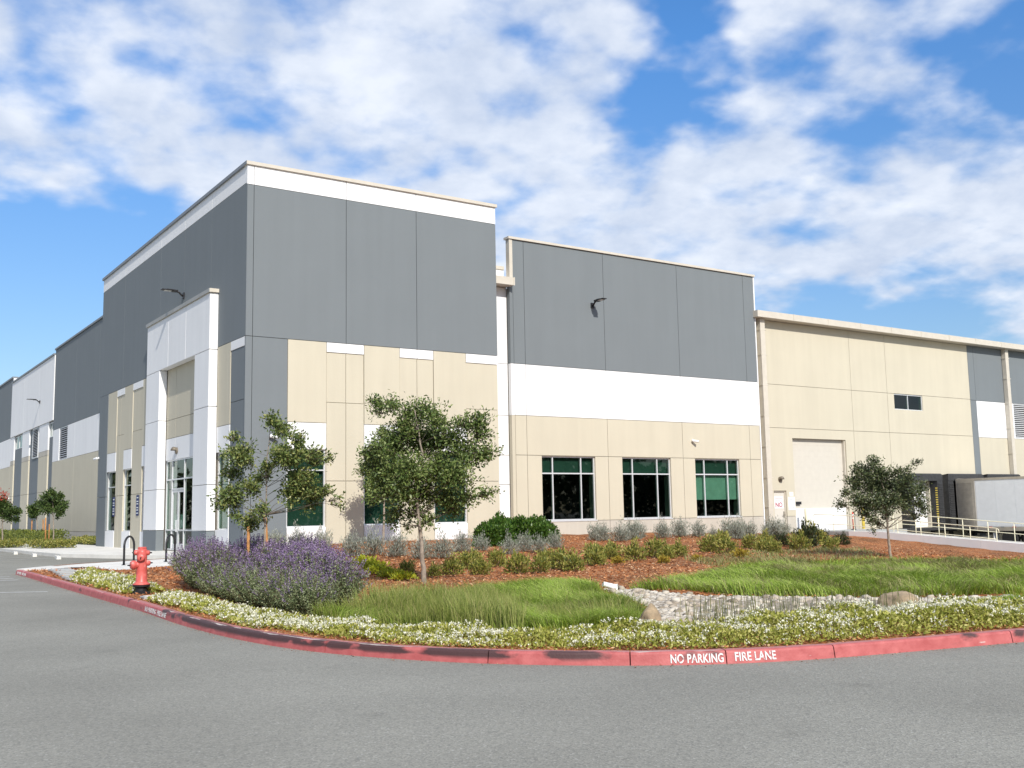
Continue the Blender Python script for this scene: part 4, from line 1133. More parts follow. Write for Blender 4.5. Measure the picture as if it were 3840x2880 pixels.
vl = empty('valve_cover', (5.42, 19.85, g1(5.42, 19.85))); tag(vl, 'small pale valve cover in the bark in front of the hydrant', 'valve cover')
MB().box(-.22, .22, -.15, .15, -.03, .035).build('frame', M['concrete_grey'], vl, bevel=.01)
MB().box(-.18, .18, -.11, .11, .036, .042).build('lid', M['concrete'], vl)

# bike racks
def rack(x, y, label):
    r = empty('bike_rack', (x, y, .155), rad(47)); tag(r, label, 'bike rack', 'black hoop bike racks on the paving')
    pts = [(-.3, 0, 0), (-.3, 0, .58)] + [(-.3*math.cos(t), 0, .58+.3*math.sin(t)) for t in np.linspace(.2, math.pi-.2, 12)] + [(.3, 0, .58), (.3, 0, 0)]
    MB().tube(pts, .034, n=10).build('hoop', M['black'], r, smooth=True)
    for s in (-.3, .3): MB().lathe([(.075, 0), (.075, .012)], (s, 0, 0), n=14).build('foot_plate', M['black'], r)
rack(8.6, 34.45, 'black hoop bike rack just behind the red hydrant'); rack(10.25, 35.7, 'black hoop bike rack between the hydrant and the glass entrance')

# wheel stops
for k, (x, y, a) in enumerate(((8.75, 56.6, 'farthest from'), (8.8, 51.9, 'middle one before'), (8.95, 47.4, 'nearest to'))):
    w = empty('wheel_stop', (x, y, 0), rad(82)); tag(w, 'white concrete wheel stop on the aisle, %s the entrance portal' % a, 'wheel stop', 'white wheel stops along the sidewalk')
    mb = MB(); v = []
    prof = [(-.09, 0), (-.075, .12), (.075, .12), (.09, 0)]
    for xx in (-.9, .9): v.append([mb.bm.verts.new((xx, p, q)) for p, q in prof])
    for i in range(3): mb.bm.faces.new((v[0][i], v[0][i+1], v[1][i+1], v[1][i]))
    mb.bm.faces.new(v[0]); mb.bm.faces.new(v[1])
    mb.build('block', M['concrete'], w, bevel=.01)
    for s in (-.6, .6): MB().lathe([(.02, .118), (.02, .126)], (s, 0, 0), n=8).build('pin', M['black'], w)

# wall lamps
def wall_lamp(loc, out, L, label):
    out = Vector(out); side = Vector((-out.y, out.x, 0)); up = Vector((0, 0, 1))
    w = empty('wall_lamp', loc); tag(w, label, 'wall lamp', 'black area lights on the walls')
    MB().obox(out*.03, side*.10, out*.03, up*.13).build('wall_plate', M['black'], w, bevel=.01)
    MB().tube([out*.05-up*.02, out*.12+up*.02, out*.22+up*.12, out*.34+up*.17], [.05, .045, .04, .045]).build('arm', M['black'], w, smooth=True)
    h = MB()
    for a, b, wd, z0, z1 in ((.30, .52, .14, .13, .21), (.52, .80, .18, .15, .21), (.80, L, .14, .165, .205)):
        h.obox(out*(a+b)/2+up*((z0+z1)/2), side*wd, out*(b-a)/2, up*(z1-z0)/2)
    head = h.build('lamp_head', M['black'], w, bevel=.012)
    MB().obox(out*.72+up*.147, side*.12, out*.16, up*.003).build('lens', M['lens'], head)
wall_lamp((31.75, 39.8, 11.62), (0, -1, 0), 1.0, 'black area light on the sunny wall of the second grey block')
wall_lamp((13.55, 45.95, 11.4), (-1, 0, 0), 1.0, 'black area light above the white entrance portal')
wall_lamp((15.44, 91.0, 11.15), (-1, 0, 0), 1.0, 'black area light on the far white wall panel, casting a long shadow')

def sconce(loc, out, label):
    out = Vector(out); w = empty('wall_sconce', loc); tag(w, label, 'wall sconce')
    MB().lathe([(.15, 0), (.15, .05), (.12, .07)], (0, 0, 0), out, n=18).build('back_plate', M['sconce'], w, smooth=True)
    prof = [(.02, .17), (.09, .15), (.135, .08), (.15, 0)]
    MB().lathe([(r, z) for r, z in prof], out*.13, (0, 0, 1), n=18).build('hood', M['sconce'], w, smooth=True)
sconce((44.95, 40.1, 3.12), (0, -1, 0), 'small bronze sconce above the service door')
sconce((13.57, 46.6, 4.55), (-1, 0, 0), 'small bronze sconce above the glass entrance')

def camera_unit(loc, out, aim, label):
    out = Vector(out); aim = Vector(aim).normalized()
    w = empty('security_camera', loc); tag(w, label, 'security camera', 'white security cameras')
    MB().lathe([(.07, 0), (.07, .04), (.05, .06)], (0, 0, 0), out, n=14).build('mount', M['plastic_white'], w, smooth=True)
    MB().tube([out*.05, out*.14-Vector((0, 0, .03))], .025).build('bracket', M['plastic_white'], w, smooth=True)
    c = out*.16-Vector((0, 0, .03))
    b = MB().tube([c-aim*.12, c-aim*.10, c+aim*.2], [.05, .065, .065], n=14).build('housing', M['plastic_white'], w, smooth=False)
    MB().lathe([(.05, 0), (.05, .006)], c+aim*.201, aim, n=14).build('camera_lens', M['black'], b)
camera_unit((38.15, 39.8, 5.1), (0, -1, 0), (.75, -.6, -.15), 'white camera on the beige wall above the right hand office windows')
camera_unit((14.62, 38.0, 4.62), (0, -1, 0), (.8, -.5, -.15), 'white camera on the grey corner, sunny side')
camera_unit((13.57, 39.0, 4.62), (-1, 0, 0), (-.7, -.5, -.15), 'white camera on the grey corner, entrance side')
camera_unit((13.53, 61.25, 5.0), (-1, 0, 0), (-.2, .9, -.1), 'white camera at the far edge of the office block')
camera_unit((15.5, 104.9, 3.7), (-1, 0, 0), (-.4, -.9, -.1), 'white camera low on the farthest beige wall')

# signs
def flat_sign(name, F, u0, u1, z0, z1, m, label, d=.012, grp=None):
    s = empty(name, F.p((u0+u1)/2, z0, d-.01)); tag(s, label, 'sign', grp)
    inv = Matrix.Translation(-Vector(F.p((u0+u1)/2, z0, d-.01)))
    mb = MB(); F.box(mb, u0, u1, z0, z1, d-.008, d)
    o = mb.build('board', M[m]); o.parent = s; o.matrix_parent_inverse = inv
    return s, inv
def sign_bar(s, inv, F, u0, u1, z0, z1, d, m):
    mb = MB(); F.box(mb, u0, u1, z0, z1, d, d+.003); o = mb.build('print_line', M[m]); o.parent = s; o.matrix_parent_inverse = inv
s, inv = flat_sign('door_notice', MS, 44.55, 45.26, 1.52, 2.18, 'sign_white', 'white notice with large red NO on the service door', -.125)
t = text_mesh('NO', .36, .008); o = link('lettering', t); t.materials.append(M['ink_red'])
o.matrix_world = Matrix(((1, 0, 0, 44.90), (0, 0, -1, 40.1+.121), (0, 1, 0, 1.60), (0, 0, 0, 1))); o.parent = s; o.matrix_parent_inverse = inv
for a, b, z in ((44.63, 45.0, 1.93), (45.05, 45.2, 1.91), (44.62, 45.18, 2.05)): sign_bar(s, inv, MS, a, b, z, z+.02, -.125, 'ink_red')
s, inv = flat_sign('wall_notice', MS, 45.52, 46.08, 1.42, 2.15, 'sign_white', 'large white notice board between the service door and the roller door')
for a, b, z, h in ((45.62, 45.85, 1.98, .025), (45.62, 45.9, 1.92, .02), (45.60, 45.93, 1.84, .015), (45.60, 45.93, 1.52, .03), (45.90, 45.93, 1.55, .29)): sign_bar(s, inv, MS, a, b, z, z+h, .012, 'ink_grey')
flat_sign('small_notice', MS, 45.66, 45.96, 2.19, 2.42, 'sign_white', 'small white notice above the large notice board')
for k, (u, lab) in enumerate(((57.62, 'blue wall sign beside the farthest entrance side window'), (52.95, 'blue wall sign between the portal and the next window'))):
    s, inv = flat_sign('wall_sign', TW, u-.28, u+.2, 1.75, 2.75, 'sign_blue', lab, .012 if u < 57 else .03, 'blue wall signs by the entrance')
    for z in (1.85, 2.0, 2.12, 2.3, 2.42, 2.6): sign_bar(s, inv, TW, u-.2, u+.12, z, z+.05, .012 if u < 57 else .03, 'print_white')

# trailer at the second dock
def trailer():
    t = empty('semi_trailer', (61.7, 32.5, -1.05)); tag(t, 'white box semi trailer backed against the dock', 'semi trailer')
    inv = Matrix.Translation((-61.7, -32.5, 1.05))
    def ow(o, p=None):
        o.parent = p or t
        if not p: o.matrix_parent_inverse = inv
        return o
    x0, x1, y0, y1 = 60.4, 63.0, 25.4, 39.4
    ow(MB().box(x0, x1, y0, y1, .12, 3.10).build('box_body', M['truck_white']))
    n = 11
    for i in range(n):
        a = y0+(y1-y0)/n*i
        ow(MB().box(x0-.012, x0-.001, a+.006, a+(y1-y0)/n-.006, .22, 3.0).build('side_panel', M['truck_white']))
    ow(MB().box(x0-.03, x1+.03, y0, y1+.02, 3.02, 3.16).build('roof_rail', M['steel']))
    ow(MB().box(x0-.03, x0-.002, y0, y1, -.08, .17).build('side_rail', M['steel']))
    for i in range(18):
        y = y1-.5-i*.75
        ow(MB().box(x0-.034, x0-.0305, y-.22, y, .13, .175).build('reflector', M['ink_grey' if i % 2 else 'red_post']))
    d = ow(MB().box(x0-.11, x0-.05, 38.15, 39.38, -.02, 3.05).build('rear_door', M['steel']))
    for i in range(26): ow(MB().box(x0-.13, x0-.111, 38.3, 39.25, .15+i*.108, .15+i*.108+.06).build('corrugation', M['steel']), d)
    ow(MB().box(x0-.04, x1+.04, 39.3, 39.46, -.1, 3.18).build('rear_frame', M['steel']))
    ow(MB().box(60.9, 62.5, 26, 39.2, -.25, .1).build('chassis', M['black']))
    ow(MB().box(60.5, 62.9, 38.9, 39.3, -.55, -.45).build('underride_guard', M['steel']))
    ow(MB().box(60.45, 60.95, 37.15, 37.2, -1.0, -.2).build('mud_flap', M['sign_white']))
    for y in (36.15, 34.85):
        for x in (60.55, 62.6):
            w = ow(MB().lathe([(.30, -.14), (.47, -.14), (.52, -.09), (.52, .12), (.47, .17), (.30, .17)], (x, y, -.53), (1, 0, 0), n=28).build('wheel', M['tyre'], smooth=False))
            s = -1 if x < 61 else 1
            ow(MB().lathe([(.30, -.13*1), (.29, -.05), (.16, -.02), (.13, -.12), (.04, -.13)] if s < 0 else [(.30, .16), (.29, .08), (.16, .05), (.13, .15)], (x, y, -.53), (1, 0, 0), n=24).build('rim', M['steel']), w)
        ow(MB().box(60.7, 62.5, y-.08, y+.08, -.6, -.44).build('axle', M['black']))
trailer()

# white drain pipe
dp = empty('drain_pipe', (12.2, 15.0, g1(12.2, 15.0)+.1)); tag(dp, 'white plastic drain pipe end sticking out of the grassy bank', 'drain pipe')
def pipe():
    d = Vector((.62, -.74, -.22)).normalized()
    a = Vector((-.14, .03, .04)); b = Vector((.06, -.05, -.02))
    o = MB().tube([a, b], [.045, .05], n=20, cap=False).build('pipe', M['pvc'], dp, smooth=True)
    # mitred lip
    MB().tube([b, b+d*.05], [.051, .066], n=20, cap=False).build('collar', M['pvc'], dp, smooth=True)
    MB().lathe([(.049, 0), (.0, .001)], b+d*.01, d, n=16).build('grate', M['pvc_green'], dp)
pipe()

# boulders
def boulder(x, y, sx, sy, sz, seed, label):
    b = bmesh.new(); bmesh.ops.create_icosphere(b, subdivisions=4, radius=1)
    r = random.Random(seed)
    from mathutils import noise
    off = Vector((r.uniform(0, 50), r.uniform(0, 50), 0))
    planes = [(Vector((r.uniform(-1, 1), r.uniform(-1, 1), r.uniform(-.2, 1))).normalized(), r.uniform(.72, .92)) for _ in range(9)]
    for v in b.verts:
        c = v.co.copy()
        for n, d in planes:
            k = c.dot(n)-d
            if k > 0: c -= n*k*.85
        c *= 1+.10*noise.noise(c*1.7+off)+.05*noise.noise(c*5+off)+.02*noise.noise(c*14+off)
        v.co = Vector((c.x*sx, c.y*sy, c.z*sz))
    me = bpy.data.meshes.new('boulder'); b.to_mesh(me); b.free()
    me.polygons.foreach_set('use_smooth', [True]*len(me.polygons)); me.materials.append(M['boulder'])
    o = link('boulder', me); o.location = (x, y, g1(x, y)+sz*.25); o.rotation_euler = (0, 0, r.uniform(0, 6))
    tag(o, label, 'boulder', 'boulders in the dry creek')
boulder(8.72, 9.98, .17, .15, .26, 3, 'upright tan boulder at the left end of the dry creek')
boulder(13.5, 9.85, .40, .30, .21, 8, 'broad low tan boulder with a grey side between creek stones and grass')

# ================================================================== VEGETATION
def unit(v): return v/np.maximum(np.linalg.norm(v, axis=-1, keepdims=True), 1e-9)
def rand_dirs(n, up=0.0):
    v = rng.normal(size=(n, 3)); v[:, 2] += up
    return unit(v)
def leaf_quads(C, D, L, W, fold=0.25):
    """kite shaped leaves: base, side, tip, side; D is the leaf direction"""
    n = len(C)
    D = unit(D)
    S = unit(np.cross(D, rand_dirs(n, .0)))
    Nn = np.cross(S, D)
    L = np.broadcast_to(np.asarray(L, float), (n,))[:, None]; W = np.broadcast_to(np.asarray(W, float), (n,))[:, None]
    mid = C+D*L*.45
    up = Nn*W*fold
    return np.stack([C, mid+S*W*.5+up, C+D*L, mid-S*W*.5+up], 1)
def blades(P, H, bend, W, lean=0.0):
    """grass blades of two pieces: P (n,3) roots, H heights, bend (n,3) tip offset"""
    n = len(P)
    a = rng.uniform(0, 2*np.pi, n)
    S = np.stack([np.cos(a), np.sin(a), np.zeros(n)], 1)*np.broadcast_to(W, (n,))[:, None]/2
    up = np.zeros((n, 3)); up[:, 2] = H
    m = P+up*.6+bend*.30; t = P+up*.92+bend
    lo = np.stack([P-S, P+S, m+S*.75, m-S*.75], 1)
    hi = np.stack([m-S*.75, m+S*.75, t+S*.08, t-S*.08], 1)
    return lo, hi
def blade_mesh(name, P, H, bend, W, m, parent=None):
    lo, hi = blades(P, H, bend, W)
    n = len(P)
    V = np.concatenate([lo[:, :2], lo[:, 2:4], hi[:, 2:4]], 1).astype(np.float32)  # 6 verts: 0,1 root; 2,3 mid(+,-); 4,5 tip(+,-)
    me = bpy.data.meshes.new(name)
    me.vertices.add(n*6); me.vertices.foreach_set('co', V.ravel())
    idx = np.arange(n)[:, None]*6
    f = np.concatenate([idx+np.array([[0, 1, 2, 3]]), idx+np.array([[3, 2, 4, 5]])], 1).astype(np.int32)
    me.loops.add(n*8); me.loops.foreach_set('vertex_index', f.ravel())
    me.polygons.add(n*2); me.polygons.foreach_set('loop_start', np.arange(0, n*8, 4, dtype=np.int32)); me.polygons.foreach_set('loop_total', np.full(n*2, 4, dtype=np.int32))
    me.materials.append(m); me.update(calc_edges=True)
    return link(name, me, parent)
def scatter(poly, dens, n_max=400000):
    P = np.array(poly); x0, y0 = P.min(0); x1, y1 = P.max(0)
    n = int(min(n_max, dens*(x1-x0)*(y1-y0)))
    x = rng.uniform(x0, x1, n); y = rng.uniform(y0, y1, n)
    k = in_poly(x, y, poly)
    return x[k], y[k]
def vnoise(x, y, s, seed=0):
    """smooth value noise for patchiness"""
    r = np.random.default_rng(seed); T = r.uniform(0, 1, (64, 64))
    u, v = x/s+31.3, y/s+17.7
    i, j = np.floor(u).astype(int), np.floor(v).astype(int); a, b = u-i, v-j
    a = a*a*(3-2*a); b = b*b*(3-2*b)
    g = lambda p, q: T[p % 64, q % 64]
    return (g(i, j)*(1-a)*(1-b)+g(i+1, j)*a*(1-b)+g(i, j+1)*(1-a)*b+g(i+1, j+1)*a*b)

# ---- trees
def tree(name, label, base, trunk, lobes, m, dens, leaf, group, trunk_r=.045, bark='bark', extra=None, seed=1, depth_k=1.0, cat='tree', hub=None):
    """trunk: polyline from the root to the top of the leader; lobes: (x,y,z,r) clumps of foliage each fed by its own limb"""
    global rng
    keep, rng = rng, np.random.default_rng(seed)
    b = Vector(base)
    t = empty(name, b); tag(t, label, cat, group)
    tp = [Vector(p) for p in trunk]
    mb = MB()
    # refine the leader with a little sway
    pts = []
    for i in range(len(tp)-1):
        for k in range(4):
            q = tp[i].lerp(tp[i+1], k/4)
            pts.append(q+Vector(rng.normal(0, trunk_r*.16, 3))*(0 if i == 0 and k == 0 else 1))
    pts.append(tp[-1])
    mt, mb = mb, MB()
    n = len(pts)
    rr = [trunk_r*(1.25 if i == 0 else 1.0)*(1-.82*i/(n-1)) for i in range(n)]
    mt.tube([p-b for p in pts], rr, 8)
    fork = hub or 0.35
    LC, LD = [], []
    lob = [np.array(l[:3]) for l in lobes]; R = [l[3] for l in lobes]
    view = unit(np.array([b.x, b.y, 0.0]))
    # give the crown depth: clumps are spread fore and aft of the trunk
    cen = np.mean(lob, 0); wid = max(np.abs(np.array(lob)-cen).max(0))
    for i, (c, r) in enumerate(zip(lob, R)):
        off = np.linalg.norm((c-cen)/max(wid, .1))
        c2 = c+view*rng.uniform(-1, 1)*wid*.75*depth_k*max(.15, 1-off*.75)
        # limb from the leader
        zt = c2[2]-abs(rng.normal(.45, .15))*np.linalg.norm(c2[:2]-np.array(pts[n//2])[:2])-.12
        js = [j for j in range(n) if j/(n-1) > fork]
        j = min(js, key=lambda q: abs(pts[q].z-zt))
        p0 = pts[j]; p3 = Vector(c2)
        p1 = p0.lerp(p3, .35)+Vector((0, 0, .02))+Vector(rng.normal(0, .03, 3)); p2 = p0.lerp(p3, .7)+Vector((0, 0, .05))+Vector(rng.normal(0, .03, 3))
        r0 = rr[j]*.42
        mb.tube([q-b for q in (p0, p1, p2, p3)], [r0, r0*.65, r0*.4, .004], 5, cap=False)
        # twigs inside the clump, leaves along them
        nt = max(4, int(26*r/.3))
        ends = np.array(c2)+rand_dirs(nt, .15)*(rng.uniform(.35, 1.05, nt)[:, None]*r)*np.array([1, 1, .85])
        st = np.array(p2.lerp(p3, .5))
        per = max(3, int(dens*r*r*r/.027/nt)+2) if False else max(4, int(dens*(r/.3)**2.2/nt))
        for e in ends:
            mb.tube([Vector(st)-b, Vector(st).lerp(Vector(e), .5)+Vector(rng.normal(0, .02, 3))-b, Vector(e)-b], [.006, .004, .002], 3, cap=False)
            f = rng.uniform(.35, 1.08, per)[:, None]
            p = st*(1-f)+e*f+rng.normal(0, .035+.10*r, (per, 3))
            LC.append(p); LD.append(unit((e-st)[None, :])*.7+rand_dirs(per, .15))
    mt.build('trunk', M[bark], t, smooth=True); mb.build('branches', M['limb'], t, smooth=True)
    C = np.concatenate(LC)-np.array(b); D = np.concatenate(LD)
    nn = len(C)
    V = leaf_quads(C, D, rng.uniform(.75, 1.3, nn)*leaf[0], rng.uniform(.75, 1.25, nn)*leaf[1])
    raw_mesh('crown', V, 4, M[m], t)
    rng = keep
    return t

LOBES = {}
LOBES[1] = [(7.7, 20.04, 3.52, 0.17), (7.9, 19.94, 3.29, 0.26), (8.18, 19.78, 3.08, 0.2), (7.07, 20.52, 3.16, 0.15), (7.21, 20.48, 2.84, 0.32), (7.06, 20.63, 2.47, 0.23), (7.06, 20.7, 2.04, 0.32), (7.41, 20.44, 2.12, 0.26), (7.91, 20.01, 2.77, 0.29), (8.13, 19.87, 2.71, 0.26), (8.46, 19.64, 2.78, 0.2), (8.7, 19.48, 2.74, 0.12), (8.29, 19.82, 2.33, 0.32), (8.16, 19.95, 2.01, 0.32), (8.5, 19.72, 2.04, 0.23), (8.71, 19.57, 2.06, 0.17), (8.94, 19.45, 1.88, 0.09), (8.47, 19.79, 1.72, 0.12), (7.63, 20.36, 1.71, 0.17), (6.95, 20.8, 1.81, 0.17), (7.44, 20.51, 1.51, 0.23), (7.2, 20.67, 1.58, 0.12), (7.65, 20.21, 2.57, 0.17), (7.59, 20.28, 2.37, 0.2)]
LOBES[2] = [(9.71, 19.36, 3.89, 0.21), (9.96, 19.2, 3.77, 0.24), (9.7, 19.4, 3.66, 0.15), (10.34, 18.97, 3.64, 0.39), (10.58, 18.78, 3.78, 0.18), (10.24, 19.09, 3.29, 0.45), (10.77, 18.7, 3.51, 0.36), (10.05, 19.25, 3.03, 0.42), (9.74, 19.49, 2.89, 0.3), (9.59, 19.6, 2.8, 0.18), (10.55, 18.92, 3.02, 0.51), (10.97, 18.63, 3.07, 0.51), (11.27, 18.38, 3.38, 0.27), (11.51, 18.2, 3.47, 0.24), (11.6, 18.18, 3.2, 0.27), (11.67, 18.2, 2.75, 0.27), (11.37, 18.39, 2.85, 0.39), (9.7, 19.55, 2.59, 0.27), (9.96, 19.4, 2.44, 0.42), (10.33, 19.15, 2.43, 0.48), (10.83, 18.82, 2.42, 0.51), (11.2, 18.58, 2.32, 0.45), (9.93, 19.48, 2.05, 0.3), (10.23, 19.29, 1.93, 0.39), (10.6, 19.04, 1.98, 0.45), (11.03, 18.76, 1.88, 0.42), (11.37, 18.53, 1.9, 0.27), (9.74, 19.63, 1.91, 0.18), (10.13, 19.42, 1.57, 0.27), (10.09, 19.48, 1.34, 0.12), (10.5, 19.16, 1.6, 0.24), (10.71, 19.05, 1.41, 0.21), (11.12, 18.74, 1.64, 0.24), (11.72, 18.29, 1.95, 0.18), (11.86, 18.18, 2.01, 0.07), (10.37, 19.3, 1.3, 0.12)]
LOBES[3] = [(23.74, 17.84, 2.68, 0.26), (23.32, 18.14, 2.56, 0.22), (23.58, 17.99, 2.38, 0.39), (23.97, 17.73, 2.37, 0.34), (24.29, 17.5, 2.45, 0.17), (24.5, 17.35, 2.49, 0.13), (24.67, 17.21, 2.66, 0.11), (24.75, 17.15, 2.74, 0.05), (23.3, 18.21, 2.17, 0.34), (23.74, 17.93, 2.04, 0.47), (24.13, 17.67, 2.07, 0.43), (24.48, 17.42, 2.15, 0.39), (24.77, 17.24, 1.97, 0.3), (23.1, 18.38, 1.92, 0.17), (23.01, 18.49, 1.63, 0.17), (23.44, 18.19, 1.7, 0.39), (23.8, 17.96, 1.61, 0.43), (24.15, 17.72, 1.6, 0.39), (24.51, 17.47, 1.68, 0.34), (24.83, 17.26, 1.59, 0.26), (24.95, 17.21, 1.41, 0.17), (23.56, 18.16, 1.36, 0.22), (23.75, 18.06, 1.14, 0.17), (24.03, 17.85, 1.31, 0.22), (24.7, 17.39, 1.29, 0.17), (23.78, 18.08, 0.88, 0.09), (23.9, 17.97, 1.05, 0.13)]
LOBES[4] = [(10.99, 60.46, 3.0, 0.28), (11.4, 60.2, 2.88, 0.22), (10.77, 60.64, 2.81, 0.28), (11.12, 60.43, 2.61, 0.44), (11.54, 60.17, 2.38, 0.3), (10.91, 60.62, 2.26, 0.41), (11.38, 60.33, 2.11, 0.33), (11.35, 60.4, 1.76, 0.11), (10.61, 60.8, 2.4, 0.22)]
LOBES[5] = [(13.06, 76.14, 2.62, 0.41), (12.76, 76.39, 2.29, 0.38), (12.78, 76.43, 1.95, 0.28), (12.64, 76.44, 2.5, 0.21), (13.0, 76.24, 2.21, 0.41)]
LOBES[6] = [(9.09, 64.24, 2.59, 0.37), (9.31, 64.1, 2.47, 0.31), (9.65, 63.91, 2.18, 0.34), (9.92, 63.75, 2.12, 0.26), (9.36, 64.14, 2.02, 0.4), (9.07, 64.33, 2.05, 0.4), (9.87, 63.84, 1.7, 0.17), (9.54, 64.06, 1.7, 0.17)]

def stake(t, base, p0, p1, r=.034):
    b = Vector(base)
    MB().tube([Vector(p0)-b, Vector(p1)-b], [r, r*.92], 9).build('stake', M['stake'], t, smooth=True)
def tie(t, base, p0, p1):
    b = Vector(base); MB().tube([Vector(p0)-b, Vector(p0).lerp(Vector(p1), .5)-b-Vector((0, 0, .02)), Vector(p1)-b], .013, 6).build('tie', M['rubber'], t)
zb = g1(7.78, 20.4)
b1 = (7.74, 20.35, zb)
T1 = tree('young_oak_tree', 'airy young oak held by two orange stakes behind the purple sage', b1, [(7.70, 20.36, zb-.1), (7.70, 20.35, 1.0), (7.71, 20.28, 1.8), (7.66, 20.2, 2.5), (7.72, 20.08, 3.6)], LOBES[1]+[(x+.08, y+.1, z-.12, r*.8) for x, y, z, r in LOBES[1][::2]], 'oak_pale', 620, (.076, .036), 'young oaks in the planted bed', .030, seed=11, hub=.42)
stake(T1, b1, (7.83, 20.38, zb-.1), (7.70, 20.33, 1.62)); stake(T1, b1, (7.46, 20.62, zb-.1), (7.44, 20.55, 1.38), .032)
tie(T1, b1, (7.44, 20.56, 1.10), (7.74, 20.35, 1.08))
zb = g1(10.7, 19.2)
T2 = tree('young_oak_tree', 'fullest young oak, dense dark crown on a pale trunk in bark mulch', (10.72, 19.22, zb), [(10.72, 19.23, zb-.1), (10.67, 19.19, .6), (10.6, 19.15, 1.15), (10.5, 19.13, 1.9), (10.55, 18.95, 2.8), (10.4, 19.0, 3.7)], LOBES[2], 'oak', 500, (.076, .037), 'young oaks in the planted bed', .058, seed=5, hub=.40)
zb = g1(18.0, 35.4)
lb = [(18.0+x, 35.4+y, z, r) for x, y, z, r in ((-.6, 0, 3.3, .5), (.1, .3, 3.0, .55), (.7, -.2, 3.2, .55), (-.2, -.4, 3.9, .5), (.5, .2, 4.1, .5), (0, 0, 4.6, .4), (1.0, .3, 2.6, .4), (-.5, -.1, 2.6, .4), (.4, -.3, 2.4, .4))]
tree('young_oak_tree', 'young oak close to the beige wall, almost hidden by the fullest oak', (18.0, 35.4, zb), [(18.0, 35.4, zb-.1), (18.05, 35.4, 1.8), (18.0, 35.4, 3.0), (18.0, 35.4, 4.6)], lb, 'oak', 600, (.085, .042), 'young oaks in the planted bed', .05, seed=6)
zb = g1(24.2, 17.87)
tree('young_oak_tree', 'small round crowned oak alone before the loading ramp', (24.22, 17.88, zb), [(24.23, 17.89, zb-.1), (24.14, 17.86, .6), (24.05, 17.82, 1.3), (23.98, 17.8, 2.0), (23.85, 17.85, 2.6)], LOBES[3], 'oak_small', 560, (.068, .034), 'young oaks in the planted bed', .042, seed=8)
tree4 = tree('staked_lot_tree', 'round leafy tree with stakes in the island of low plants by the sidewalk', (11.2, 60.6, .2), [(11.22, 60.65, .1), (11.18, 60.6, 1.2), (11.1, 60.5, 2.0), (11.05, 60.45, 2.9)], LOBES[4], 'lot_tree', 420, (.12, .07), 'trees along the parking lot sidewalk', .045, seed=21)
stake(tree4, (11.2, 60.6, .2), (10.87, 60.95, .15), (10.8, 60.8, 1.75), .04); stake(tree4, (11.2, 60.6, .2), (11.02, 60.9, .15), (11.0, 60.8, 1.4), .035)
tree5 = tree('staked_lot_tree', 'round leafy tree behind the clipped hedge, partly hidden by the nearer one', (13.1, 76.3, .2), [(13.1, 76.3, .1), (13.05, 76.3, 1.3), (12.95, 76.3, 2.2), (12.95, 76.3, 2.6)], LOBES[5], 'lot_tree', 420, (.13, .075), 'trees along the parking lot sidewalk', .05, seed=22)
stake(tree5, (13.1, 76.3, .2), (12.75, 76.5, .15), (12.75, 76.5, 1.7), .04); stake(tree5, (13.1, 76.3, .2), (13.45, 76.3, .15), (13.4, 76.3, 1.7), .04)
tree6 = tree('lot_tree', 'leafy tree at the left edge of the photo, over low plants', (9.28, 64.4, .2), [(9.3, 64.4, .1), (9.2, 64.35, 1.4), (9.2, 64.3, 2.0), (9.2, 64.3, 2.6)], LOBES[6], 'lot_tree', 420, (.12, .07), 'trees along the parking lot sidewalk', .05, seed=23)
C = np.array([-.13, -.22, 2.75])+rng.normal(0, .16, (160, 3))
raw_mesh('red_new_growth', leaf_quads(C, rand_dirs(160, .8), .12, .06), 4, M['red_leaf'], tree6)

# ---- shrubs: a few models of each sort, copied
def clump_mesh(kind, r, h, n, leaf, m, seed, up=.6, twigs=24, shell=.55, lumpy=1.0):
    """leaves through a dome-shaped body on a bundle of twigs; returns (foliage mesh, twig mesh)"""
    g = np.random.default_rng(seed)
    d = unit(g.normal(size=(n, 3))+np.array([0, 0, .35])); d[:, 2] = np.abs(d[:, 2])
    lump = 1+lumpy*.28*np.sin(d[:, 0]*5+seed)*np.cos(d[:, 1]*6+seed*2)+lumpy*.15*np.sin(d[:, 2]*9+seed)
    rad_ = g.uniform(shell, 1.0, n)**.7*lump
    C = d*rad_[:, None]*np.array([r, r, h])
    C[:, 2] = C[:, 2]*.93+.02
    D = d*.9+g.normal(size=(n, 3))*.5+np.array([0, 0, up])
    global rng
    keep, rng = rng, g
    V = leaf_quads(C, D, g.uniform(.7, 1.35, n)*leaf[0], g.uniform(.75, 1.25, n)*leaf[1])
    rng = keep
    f = raw_mesh('foliage', V, 4, M[m]); fm = f.data; bpy.data.objects.remove(f)
    mb = MB()
    for i in range(twigs):
        e = d[i]*np.array([r, r, h])*.85
        mb.tube([(0, 0, -.03), (e[0]*.4, e[1]*.4, e[2]*.5), tuple(e)], [.008, .006, .003], 3, cap=False)
    s = mb.build('stems', M['stem']); sm = s.data; bpy.data.objects.remove(s)
    return fm, sm
ORD = 'first second third fourth fifth sixth seventh eighth ninth tenth eleventh twelfth thirteenth fourteenth fifteenth sixteenth seventeenth eighteenth nineteenth twentieth'.split()+['twenty-%s' % q for q in 'first second third fourth fifth sixth seventh eighth ninth'.split()]+['thirtieth']
def plant(name, models, items, labels, cat, group):
    for i, it in enumerate(items):
        x, y, r = it[:3]; hz = it[3] if len(it) > 3 else 1.0
        fm, sm, r0 = models[i % len(models)]
        t = empty(name, (x, y, g1(x, y)-.01), rng.uniform(0, 6.28)); tag(t, labels[i], cat, group)
        k = r/r0; t.scale = (k, k, k*hz)
        f = link('foliage', fm, t); s = link('stems', sm, t)
